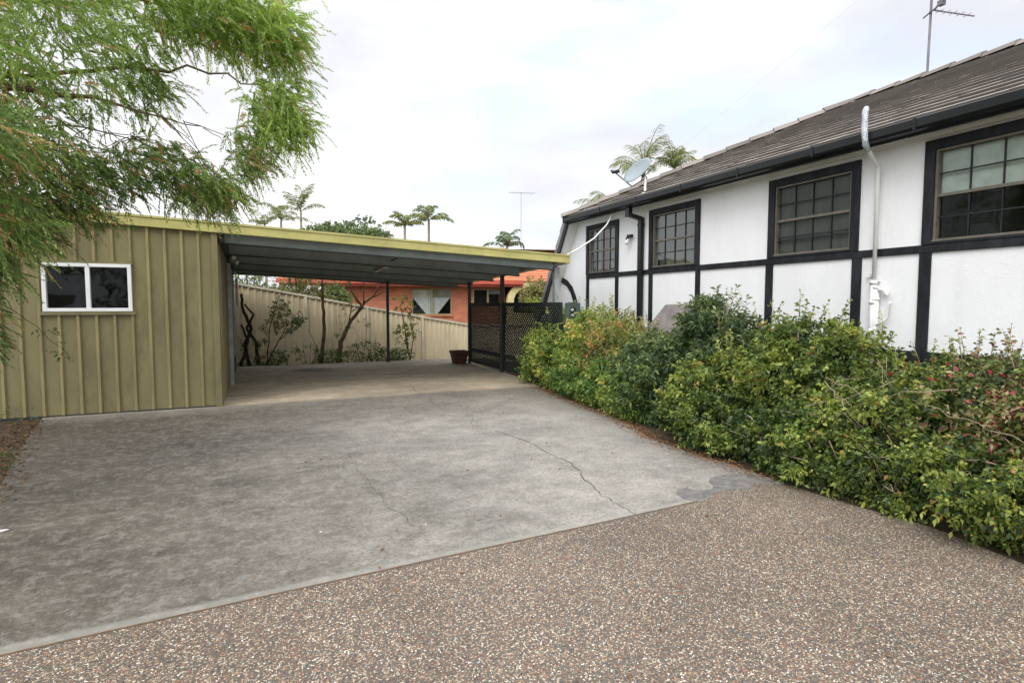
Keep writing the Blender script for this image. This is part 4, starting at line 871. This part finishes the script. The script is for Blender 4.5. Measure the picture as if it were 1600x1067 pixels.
for i in range(12):
    o1 = .55 - i * .3; z1 = 2.5 + i * .13
    b.add([bp(9.62, o1, z1 + .03), bp(17, o1, z1 + .03), bp(17, o1 - .34, z1 + .14), bp(9.62, o1 - .34, z1 + .14), bp(9.62, o1, z1 - .01), bp(17, o1, z1 - .01)], [(0, 1, 2, 3), (0, 4, 5, 1)])
b.build('roof', 'redtile', Pa)
b = MB(); bbox(b, 11.2, 17, .6, .48, 2.1, 2.42); b.build('fascia', 'redfascia', Pa)

# ------------------------------------------------------------------ palms
def palm(loc, crown, fr, nf, label, trunk_r=.09, up=.9, fl=None, leaf=.3, lwid=.03, lean=(0, 0), dens=26, m='leaf_palm', seed=0, group='palms beyond the carport roof'):
    rs = np.random.default_rng(seed); t = thing('palm_tree', label, 'palm tree', loc, group); c = Vector((loc[0] + lean[0], loc[1] + lean[1], crown))
    b = MB(); P = [Vector(loc).lerp(c, i / 6) for i in range(7)]; b.tube(P, [trunk_r * (1.3 - .5 * i / 6) for i in range(7)], 9); b.build('trunk', 'palmtrunk', t, smooth=True)
    parts = []; rb = MB()
    for k in range(nf):
        az = 2 * math.pi * (k + rs.uniform(-.3, .3)) / nf; el = rs.uniform(.55, 1.35) * up; L_ = fr * rs.uniform(.75, 1.1)
        h = Vector((math.cos(az), math.sin(az), 0)); pts = []; el = min(rs.uniform(.35, 1.5) * max(up, 1), 1.53); dl = rs.uniform(1.3, 2.1) * (1.15 if el > .8 else .8) * (.8 if up > 1.2 else 1)
        p = c.copy()
        for i in range(10):
            pts.append(p.copy()); e = el - dl * (i / 9) ** 1.7; p = p + (h * math.cos(e) + Vector((0, 0, math.sin(e)))) * L_ / 9
        rb.tube(pts, [.02 * (fr / 2) * (1 - i / 11) + .003 for i in range(10)], 4)
        A = np.array(pts); tt = np.linspace(.12, .99, dens); idx = tt * 9; i0 = np.minimum(idx.astype(int), 8); fr_ = (idx - i0)[:, None]
        Q = A[i0] * (1 - fr_) + A[i0 + 1] * fr_; Tn = norm(A[i0 + 1] - A[i0]); s = norm(np.cross(Tn, np.array([0, 0, 1.0])))
        for sg in (1, -1):
            d = norm(Tn * .75 + s * sg * .7 + np.array([0, 0, -.45]) + rs.normal(size=s.shape) * .12); ln = leaf * np.sin(np.pi * np.clip(tt, .08, .92)) ** .6
            parts.append(leaves(Q, d, ln, lwid, np.clip(rs.normal(.5, .25, len(Q)), 0, 1), .3))
    rb.build('frond_stems', 'leaf_palm', t); V, F, T = merge(parts); mesh_np('fronds', V, F, T, m, t)
gnd = -1.12
palm((2.45, 34.9, gnd), 6.7, 1.8, 10, 'spindly upright palm rising over the left part of the carport roof', .07, 1.35, leaf=.4, lwid=.05, seed=1)
palm((1.4, 35, gnd), 6.1, 1.7, 9, 'small drooping palm left of the spindly upright palm', .07, .9, leaf=.35, lwid=.04, seed=2)
palm((.55, 34.6, gnd), 5.75, 1.3, 7, 'faint low palm at the far left above the carport roof', .07, .8, leaf=.35, lwid=.04, seed=3)
palm((9.5, 33.6, gnd), 6.45, 1.6, 11, 'taller palm of the pair right of the round green tree', .09, 1.1, leaf=.42, lwid=.06, seed=4)
palm((8.15, 34, gnd), 6.1, 1.6, 11, 'lower palm of the pair beside the round green tree', .09, 1.0, leaf=.42, lwid=.06, seed=5)
palm((13.9, 32.1, gnd), 4.85, 1.6, 10, 'bright green palm top peeping over the right part of carport roof', .1, 1.1, leaf=.42, lwid=.06, seed=6, m='leaf_far')
palm((11.6, 15.6, 0), 5.6, 1.7, 15, 'large feathery palm behind the satellite dish', .13, 1.3, leaf=.42, lwid=.013, dens=40, seed=7, group='palms behind the tiled roof')
palm((12.4, 15.1, 0), 5.8, 1.0, 18, 'bright bushy palm right of the satellite dish', .12, 1.3, leaf=.3, lwid=.016, dens=34, seed=8, group='palms behind the tiled roof')
palm((10.8, 16.3, 0), 4.65, 1.2, 12, 'low yellowish palm showing over the far end of the tiled roof', .12, 1.0, leaf=.35, lwid=.014, dens=34, seed=9, group='palms behind the tiled roof')

# far antenna pole
t = thing('antenna_pole', 'very thin tall aerial pole far beyond the carport roof', 'aerial', (14.7, 31.8, 2.3))
b = MB(); b.tube([(14.7, 31.8, 2.3), (14.7, 31.8, 8.2)], .011, 6); b.build('pole', 'steel', t)
b = MB(); b.tube([(14.0, 32.1, 8.15), (15.6, 31.5, 8.15)], .01, 5)
for i in range(7): x = 14.1 + i * .23; b.tube([(x, 31.7, 8.15), (x, 32.2, 8.15)], .008, 4)
b.build('aerial_rods', 'steel', t)

# ------------------------------------------------------------------ far trees
def round_tree(name, label, loc, c, r, n, m, ll=.16, lw=.1, lobes=26, tl=.5, tint=(.5, .22), group=None, flat=.5, nl=8):
    t = thing(name, label, 'tree', loc, group); c = np.array(c, float); r = np.array(r, float)
    u = norm(rng.normal(size=(lobes, 3))); u[:, 2] = np.abs(u[:, 2]) * flat + u[:, 2] * (1 - flat)
    cs = c + u * r * rng.uniform(.5, .85, (lobes, 1)); b = MB(); base = Vector(loc); cc = Vector(c) - Vector((0, 0, r[2] * .5))
    b.tube([base, base.lerp(cc, .5), cc], [.05 * r[2] + .1, .04 * r[2] + .08, .04 * r[2] + .05], 9)
    for q in cs[:14]: b.tube([cc, (cc + Vector(q)) / 2 + Vector((0, 0, .1)), q], [.05 * r[2] + .03, .04, .015], 6)
    b.build('trunk', 'darkbark', t, smooth=True)
    Ps, Ds = zip(*[blob(q, r * rng.uniform(.22, .4), n // lobes, .6, .5) for q in cs]); P = np.concatenate(Ps); D = np.concatenate(Ds)
    foliage('crown', P, D, rng.uniform(.5, 1.2, len(P)) * tl, nl, ll, lw, m, t, tint=tint); return t
round_tree('spreading_tree', 'broad round dark green tree beyond the carport roof', (6.9, 46, gnd), (6.7, 46, 6.2), (3.6, 3.0, 1.9), 3400, 'leaf_far', .2, .14, 34, .5)
round_tree('garden_tree', 'leafy pale green tree behind the fence at the shed side', (-.3, 21, gnd), (-.2, 21, 1.5), (1.3, 1, 1.5), 700, 'leaf_far', .12, .05, 14, .3, tint=(.6, .3))
round_tree('garden_tree', 'olive toned bushy tree beside the left end of the brick house', (1.3, 22, gnd), (1.4, 22, 1.6), (1.1, .8, 1.5), 700, 'leaf_olive', .12, .05, 14, .3, tint=(.5, .3))
round_tree('garden_tree', 'dark bushy shrub tree in front of the brick house corner', (2.6, 22.5, gnd), (2.5, 22.5, 1.4), (.9, .8, .9), 800, 'leaf_dark', .1, .05, 14, .3)
round_tree('garden_tree', 'olive yellow tree between the arch and the tiled house end', (11, 20.5, -1.1), (10.7, 20.5, 1.75), (1.0, .9, 1.0), 1100, 'leaf_olive', .09, .045, 18, .3)
round_tree('garden_tree', 'grey green bushy tree behind the far house end', (11.6, 21.5, -1.1), (12, 21.5, 1.2), (1.4, 1, 1.2), 1100, 'leaf_dark', .09, .045, 18, .3, tint=(.6, .25))
round_tree('garden_shrub', 'bright green shrub just above the dark lattice top', (8.2, 17.4, -1.1), (8.4, 16.2, 1.35), (.75, .5, .35), 420, 'leaf_yg', .06, .035, 12, .2)

# ------------------------------------------------------------------ hedge of shrubs by the house
def hedge(name, label, lobes, m, ll, lw, nl, tint, tl=.16, sprouts=0, stems=(), seed=0, spread=.9, stemm='palestem', bare=0, mixm=None):
    cx = sum(l[0][0] for l in lobes) / len(lobes); cy = sum(l[0][1] for l in lobes) / len(lobes)
    t = thing(name, label, 'shrub', (cx, cy, -.02), 'shrubs in the bed along the stucco house')
    P, D, Ls = [], [], []
    TT = []
    for c, r, n in lobes:
        def bump(u): return .97 + .12 * np.sin(u[:, :1] * 7 + seed) * np.cos(u[:, 1:2] * 6 + seed * 2) + .07 * np.sin(u[:, 2:] * 11 + seed)
        nc_ = max(6, n // 26); cu = norm(rng.normal(size=(nc_, 3))); ct = rng.normal(size=(nc_, 1)) * .17; cr = rng.uniform(.8, 1.06, (nc_, 1))
        k = rng.integers(0, nc_, int(n * .72)); u = norm(cu[k] + rng.normal(size=(len(k), 3)) * .13)
        q1 = np.array(c) + u * bump(u) * cr[k] * np.array(r) * rng.uniform(.86, 1.03, (len(k), 1)); d1 = norm(cu[k] * .7 + np.array([0, 0, .5]) + rng.normal(size=(len(k), 3)) * .5)
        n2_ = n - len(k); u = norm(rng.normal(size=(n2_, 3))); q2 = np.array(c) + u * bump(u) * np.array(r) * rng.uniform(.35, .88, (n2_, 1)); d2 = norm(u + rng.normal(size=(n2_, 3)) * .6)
        q = np.concatenate([q1, q2]); d = np.concatenate([d1, d2]); tq = np.concatenate([ct[k] + .03, np.full((n2_, 1), -.3)])  # inner leaves tinted darker: shade between clumps painted into their colour
        k = q[:, 2] > 0.02; P.append(q[k]); D.append(d[k]); Ls.append(rng.uniform(.5, 1.3, k.sum()) * tl); TT.append(tq[k])
    b = MB()
    for _ in range(sprouts):
        c, r, n = random.choice(lobes); a = random.uniform(0, 6.28); k = random.uniform(.2, .8)
        p = Vector((c[0] + r[0] * k * math.cos(a), c[1] + r[1] * k * math.sin(a), c[2] + r[2] * .85)); h = random.uniform(.12, .34)
        q = p + Vector((random.uniform(-.1, .1), random.uniform(-.1, .1), h)); b.tube([p, (p + q) / 2, q], [.004, .003, .002], 4)
        P.append(np.array([p, p.lerp(q, .3)])); dd = (q - p).normalized(); D.append(np.array([dd, dd])); Ls.append(np.array([h * .9, h * .9])); TT.append(np.full((2, 1), .12))
    for _ in range(bare):
        c, r, n = random.choice(lobes); u = Vector(norm(rng.normal(size=3))); u.x = -abs(u.x); u.z = u.z * .6 + .1
        q = Vector(c) + Vector((u.x * r[0], u.y * r[1], u.z * r[2])) * random.uniform(.95, 1.1); p = Vector((c[0], c[1] + random.uniform(-.3, .3), c[2] - .25)).lerp(q, random.uniform(.3, .6))
        m_ = (p + q) / 2 + Vector((random.uniform(-.08, .0), random.uniform(-.08, .08), random.uniform(0, .1))); b.tube([p, m_, q], [.006, .005, .003], 5)
    for c, r, n in lobes:
        for _ in range(5):
            a = random.uniform(0, 6.28); q = Vector((c[0] + math.cos(a) * r[0] * .5, c[1] + math.sin(a) * r[1] * .5, c[2] + r[2] * .4)); p = Vector((c[0] + random.uniform(-.1, .1), c[1] + random.uniform(-.1, .1), -.03)); b.tube([p, (p + q) / 2, q], [.014, .01, .006], 6)
    for pts, rr in stems: b.tube(wig(pts, .016, 5), rr * .5, 6)
    b.build('stems', stemm, t, smooth=True); ll *= 1.22; lw *= 1.3
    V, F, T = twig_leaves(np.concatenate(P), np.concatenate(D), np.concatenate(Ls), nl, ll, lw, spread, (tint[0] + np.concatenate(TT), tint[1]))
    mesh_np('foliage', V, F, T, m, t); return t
hedge('yellow_green_shrub', 'yellow green shrub at the far end against the lattice and silver post', [((5.3, 9.3, .7), (.68, .75, .72), 1600), ((5.0, 9.75, .45), (.42, .45, .55), 650), ((4.95, 8.75, .42), (.5, .6, .5), 850), ((5.25, 8.3, .8), (.6, .6, .62), 1000)], 'leaf_yg', .042, .02, 11, (.48, .22), .17, 26, seed=1)
hedge('rust_tinged_shrub', 'shrub with rusty orange and yellow leaves in front of the black downpipe', [((5.35, 7.9, .8), (.62, .62, .52), 1000), ((5.1, 7.35, .62), (.62, .6, .55), 1200), ((5.6, 7.5, .62), (.45, .4, .45), 350)], 'leaf_rust', .036, .017, 11, (.44, .2), .17, 30, seed=2, bare=30)
hedge('low_green_shrub', 'low bright green foliage spilling onto the slab below the rust tinged shrub', [((4.75, 7.9, .3), (.36, .8, .34), 900), ((4.68, 7.0, .3), (.36, .7, .34), 900), ((4.5, 6.3, .3), (.3, .5, .32), 500)], 'leaf_yg', .042, .021, 10, (.28, .2), .15, 0, seed=3)
hedge('dark_shrub', 'tallest dark green shrub with long arching leaves in the middle of the bed', [((5.0, 6.3, .52), (.6, .5, .52), 1400), ((5.25, 5.55, .76), (.55, .44, .6), 1300), ((4.75, 5.9, .45), (.5, .6, .48), 1100), ((5.1, 5.42, 1.28), (.46, .32, .2), 420), ((5.1, 5.05, .7), (.5, .3, .58), 500)], 'leaf_dark', .062, .019, 10, (.42, .24), .18, 34, seed=4)
hedge('green_shrub', 'rounded fresh green shrub in front of the white drain pipe', [((5.05, 4.75, .5), (.6, .6, .5), 1400), ((5.05, 4.15, .74), (.55, .45, .52), 1200), ((4.65, 4.9, .42), (.5, .55, .45), 1100), ((5.15, 4.05, 1.14), (.4, .34, .2), 380), ((5.1, 3.7, .6), (.6, .45, .6), 900)], 'leaf_green', .046, .022, 10, (.5, .2), .16, 34, seed=5, bare=12)
hedge('low_dark_shrub', 'low dark green growth at the slab corner by the aggregate paving', [((4.36, 4.6, .27), (.4, .7, .3), 900), ((4.34, 3.75, .27), (.36, .6, .3), 800)], 'leaf_green', .042, .021, 9, (.32, .2), .14, 0, seed=6, bare=8)
bigst = [([(4.35, 3.1, .7), (4.5, 3.4, .78), (4.7, 3.45, .82), (4.85, 3.0, .95)], .007), ([(4.3, 3.5, .62), (4.4, 3.2, .72), (4.6, 2.9, .9)], .007), ([(4.3, 3.3, .9), (4.35, 3.0, .78), (4.3, 2.75, .68)], .006), ([(4.25, 3.25, .86), (4.28, 3.1, .68), (4.3, 2.9, .5)], .008), ([(4.2, 3.6, .55), (4.25, 3.2, .58), (4.35, 2.7, .86), (4.5, 2.4, .9)], .006),
         ([(4.15, 2.9, .33), (4.2, 2.55, .42), (4.3, 2.2, .46), (4.4, 1.9, .5)], .009), ([(4.25, 2.3, .45), (4.22, 2.15, .38)], .006), ([(4.3, 2.6, .8), (4.35, 2.2, .7), (4.4, 1.9, .62)], .005)]
hedge('twiggy_shrub', 'green shrub with tangled bare tan stems right of the rounded fresh shrub', [((4.95, 3.35, .5), (.62, .6, .52), 1500), ((4.7, 2.95, .42), (.52, .5, .45), 1100), ((5.2, 3.0, .6), (.6, .6, .5), 900)], 'leaf_green', .038, .019, 9, (.42, .24), .14, 10, stems=bigst[:5], seed=7, bare=45)
hedge('red_leaved_shrub', 'sprawling shrub with dark red leaves and pale tips at the right edge', [((4.95, 2.5, .55), (.6, .55, .52), 1500), ((5.0, 2.0, .55), (.6, .5, .52), 1200), ((5.3, 2.3, .7), (.5, .6, .42), 600), ((5.1, 1.4, .55), (.6, .5, .5), 600)], 'leaf_mixed', .036, .018, 8, (.5, .3), .14, 26, stems=bigst[5:], seed=8, bare=45)
hedge('low_shrub', 'low green foliage nearest the camera at the aggregate edge', [((4.3, 2.75, .25), (.38, .5, .3), 800), ((4.29, 2.15, .27), (.36, .45, .32), 800), ((4.29, 1.55, .27), (.36, .5, .32), 600), ((4.3, 3.25, .25), (.38, .4, .3), 550)], 'leaf_green', .036, .018, 9, (.42, .26), .13, 0, seed=9, bare=10)
# few large red and lime leaves inside the red shrub
n = 46; P = np.stack([rng.uniform(4.4, 5.0, n), rng.uniform(1.9, 2.9, n), rng.uniform(.6, 1.1, n)], 1); d = norm(np.stack([-np.ones(n) * .3, rng.normal(size=n), rng.normal(size=n) * .5], 1))
tt = thing('red_creeper', 'large crimson leaves poking out of the right edge shrub', 'creeper', (4.8, 2.3, -.02))
V, F, T = leaves(P, d, rng.uniform(.035, .06, n), rng.uniform(.02, .032, n), rng.uniform(0, 1, n), .1); mesh_np('leaf', V, F, T, 'leaf_red', tt).name = 'leaves'

# ------------------------------------------------------------------ overhanging tree on the left
T0 = thing('feathery_tree', 'large tree with feathery bright green foliage hanging over the shed roof', 'tree', (-4.6, 6.8, -.03))
clus = [ # centre, radius, sprays, tint (upper sprays painted lighter, like backlit leaves)
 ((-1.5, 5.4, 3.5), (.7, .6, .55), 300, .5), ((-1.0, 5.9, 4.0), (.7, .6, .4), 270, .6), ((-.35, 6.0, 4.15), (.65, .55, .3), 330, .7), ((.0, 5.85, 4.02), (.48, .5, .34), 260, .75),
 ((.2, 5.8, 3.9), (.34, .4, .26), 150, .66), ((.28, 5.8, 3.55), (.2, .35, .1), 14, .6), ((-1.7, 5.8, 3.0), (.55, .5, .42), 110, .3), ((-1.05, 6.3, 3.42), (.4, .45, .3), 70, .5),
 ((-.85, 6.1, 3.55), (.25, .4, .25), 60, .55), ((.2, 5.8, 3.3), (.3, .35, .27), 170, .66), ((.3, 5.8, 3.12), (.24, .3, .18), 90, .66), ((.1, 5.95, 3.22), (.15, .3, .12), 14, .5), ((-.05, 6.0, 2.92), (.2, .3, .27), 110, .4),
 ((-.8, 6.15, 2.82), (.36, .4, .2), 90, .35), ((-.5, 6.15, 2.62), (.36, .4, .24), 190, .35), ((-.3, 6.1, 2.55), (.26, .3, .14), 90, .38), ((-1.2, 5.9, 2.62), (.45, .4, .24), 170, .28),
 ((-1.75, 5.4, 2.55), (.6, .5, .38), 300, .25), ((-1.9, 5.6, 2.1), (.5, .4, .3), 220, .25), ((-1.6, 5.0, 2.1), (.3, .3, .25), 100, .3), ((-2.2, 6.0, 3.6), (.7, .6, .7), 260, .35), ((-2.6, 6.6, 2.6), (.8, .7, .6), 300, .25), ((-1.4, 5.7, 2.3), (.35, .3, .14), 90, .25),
 ((-1.5, 5.2, 4.6), (.9, .8, .5), 300, .6), ((-.3, 5.8, 4.7), (.9, .8, .4), 300, .7), ((-2.8, 6.2, 4.6), (1.2, 1, .7), 300, .5), ((-3.9, 6.8, 4.2), (1.2, 1.1, 1.0), 300, .4), ((-1.9, 5.2, 1.8), (.34, .3, .26), 170, .22), ((-1.95, 5.3, 1.35), (.26, .3, .24), 90, .2), ((-1.62, 4.7, 2.6), (.35, .3, .3), 150, .3), ((-3.6, 4.6, 4.0), (1.3, 1.2, .8), 420, .4), ((-2.9, 3.2, 4.6), (1.2, 1.1, .6), 300, .5), ((-4.4, 8.6, 4.0), (1.2, 1.0, .9), 260, .4)]  # unseen left-front clusters in this row are added to shade shed and slab
b = MB(); fork = Vector((-4.2, 6.9, 2.3))
b.tube(wig([(-4.6, 6.8, -.05), (-4.5, 6.85, 1.0), tuple(fork)], .02), [.2 - .005 * i for i in range(11)], 12)
limbs = [[fork, (-3.9, 5.9, 3.2), (-3.6, 4.8, 3.8), (-3.0, 3.4, 4.4)], [fork, (-4.4, 7.8, 3.4), (-4.4, 8.7, 4.0)], [fork, (-3.3, 6.5, 3.3), (-2.0, 6.0, 3.85), (-.9, 5.9, 4.05), (.1, 5.85, 4.1)], [fork, (-3.2, 6.4, 2.9), (-2.1, 6.0, 3.25), (-1.2, 6.1, 3.5), (-.5, 6.05, 3.62), (.1, 5.9, 3.5), (.45, 5.8, 3.3)], [fork, (-3.2, 6.2, 2.6), (-2.2, 5.8, 2.8), (-1.4, 5.8, 2.95), (-.8, 6.1, 2.95)],
         [fork, (-3.6, 6.7, 3.8), (-2.6, 6.2, 4.6), (-1.4, 5.6, 4.9)], [(-2.1, 6.0, 3.25), (-1.5, 5.6, 3.15), (-1.0, 5.8, 3.15), (-.4, 6.0, 3.1)]]
for l in limbs:
    P = wig(l, .03, 4); n = len(P); b.tube(P, [.042 * (1 - i / n) ** 1.7 + .003 for i in range(n)], 8)
anchors = [Vector(p) for l in limbs for p in wig(l, .01, 4)]
parts = []
for c, r, n, tn in clus:
    n = int(n * 1.5)
    cv = Vector(c); near = min(anchors, key=lambda a: (a - cv).length)
    for k in range(5 if n > 120 else 1):
        near = random.choice(sorted(anchors, key=lambda a: (a - cv).length)[:4])
        q = cv + Vector((random.uniform(-.6, .9) * r[0], random.uniform(-.7, .7) * r[1], random.uniform(-.4, .6) * r[2])); mid = (near + q) / 2 + Vector((0, 0, .05)); b.tube(wig([tuple(near), tuple(mid), tuple(q)], .015, 3), [.0045 - .0005 * i for i in range(7)], 5)
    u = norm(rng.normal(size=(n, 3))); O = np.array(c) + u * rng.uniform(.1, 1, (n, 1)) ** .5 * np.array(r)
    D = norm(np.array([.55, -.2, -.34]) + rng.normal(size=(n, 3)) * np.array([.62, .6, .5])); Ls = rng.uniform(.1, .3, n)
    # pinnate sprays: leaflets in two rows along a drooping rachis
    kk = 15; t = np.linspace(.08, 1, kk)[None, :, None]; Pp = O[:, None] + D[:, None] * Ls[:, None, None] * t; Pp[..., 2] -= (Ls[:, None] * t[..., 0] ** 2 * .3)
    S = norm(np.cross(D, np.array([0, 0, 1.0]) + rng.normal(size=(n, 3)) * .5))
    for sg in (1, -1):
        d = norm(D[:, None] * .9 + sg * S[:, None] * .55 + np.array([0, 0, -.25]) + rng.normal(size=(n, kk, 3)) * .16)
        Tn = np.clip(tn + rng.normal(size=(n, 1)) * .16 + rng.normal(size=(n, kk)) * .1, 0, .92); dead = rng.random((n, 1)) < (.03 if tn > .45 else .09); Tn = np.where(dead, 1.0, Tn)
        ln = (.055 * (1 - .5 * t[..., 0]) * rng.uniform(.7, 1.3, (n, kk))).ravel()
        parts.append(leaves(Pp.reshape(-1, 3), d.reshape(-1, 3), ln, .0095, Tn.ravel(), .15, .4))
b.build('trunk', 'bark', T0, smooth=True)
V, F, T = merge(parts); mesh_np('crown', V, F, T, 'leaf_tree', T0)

# low leafy plants at the left edge, in front of the shed
plant('bed_shrub', 'dark leafy shrub at the left picture edge in front of the shed', 'shrub', (-2.5, 6.3, 0),
      [([(-2.75, 6.5, -.02), (-2.6, 6.3, .8), (-2.4, 6.0, 1.5)], .02, .01), ([(-2.6, 6.3, .8), (-2.2, 6.0, 1.25), (-1.9, 5.9, 1.5)], .01, .005)],
      [((-2.35, 5.95, 1.45), (.4, .3, .22), 120), ((-2.35, 6.1, 1.05), (.3, .3, .22), 90), ((-2.3, 5.9, 1.85), (.3, .3, .2), 70), ((-2.5, 6.2, .7), (.26, .25, .2), 40)], 'leaf_dark', 9, .05, .022, tint=(.45, .25), tl=.14)
plant('low_sprig', 'thin green sprig hanging in front of the shed wall below the window', 'sprig', (-1.75, 7.0, 1.2),
      [([(-2.4, 6.6, 1.75), (-2.0, 6.9, 1.35), (-1.72, 7.0, 1.0)], .004, .002)],
      [((-1.85, 6.95, 1.18), (.05, .05, .05), 3), ((-1.75, 7.0, 1.05), (.1, .06, .06), 6)], 'leaf_dark', 6, .05, .02, tl=.1)
plant('weed_clump', 'low green weeds on the soil at the left slab edge', 'weeds', (-2.2, 6.2, -.02), [([(-2.2, 6.2, -.02), (-2.15, 6.1, .12)], .004, .002)],
      [((-2.25, 6.7, .05), (.15, .3, .06), 30), ((-2.1, 5.8, .04), (.08, .2, .05), 18), ((-2.9, 9.1, .1), (.3, .15, .12), 26)], 'grass', 6, .04, .012, tint=(.5, .25), tl=.08)
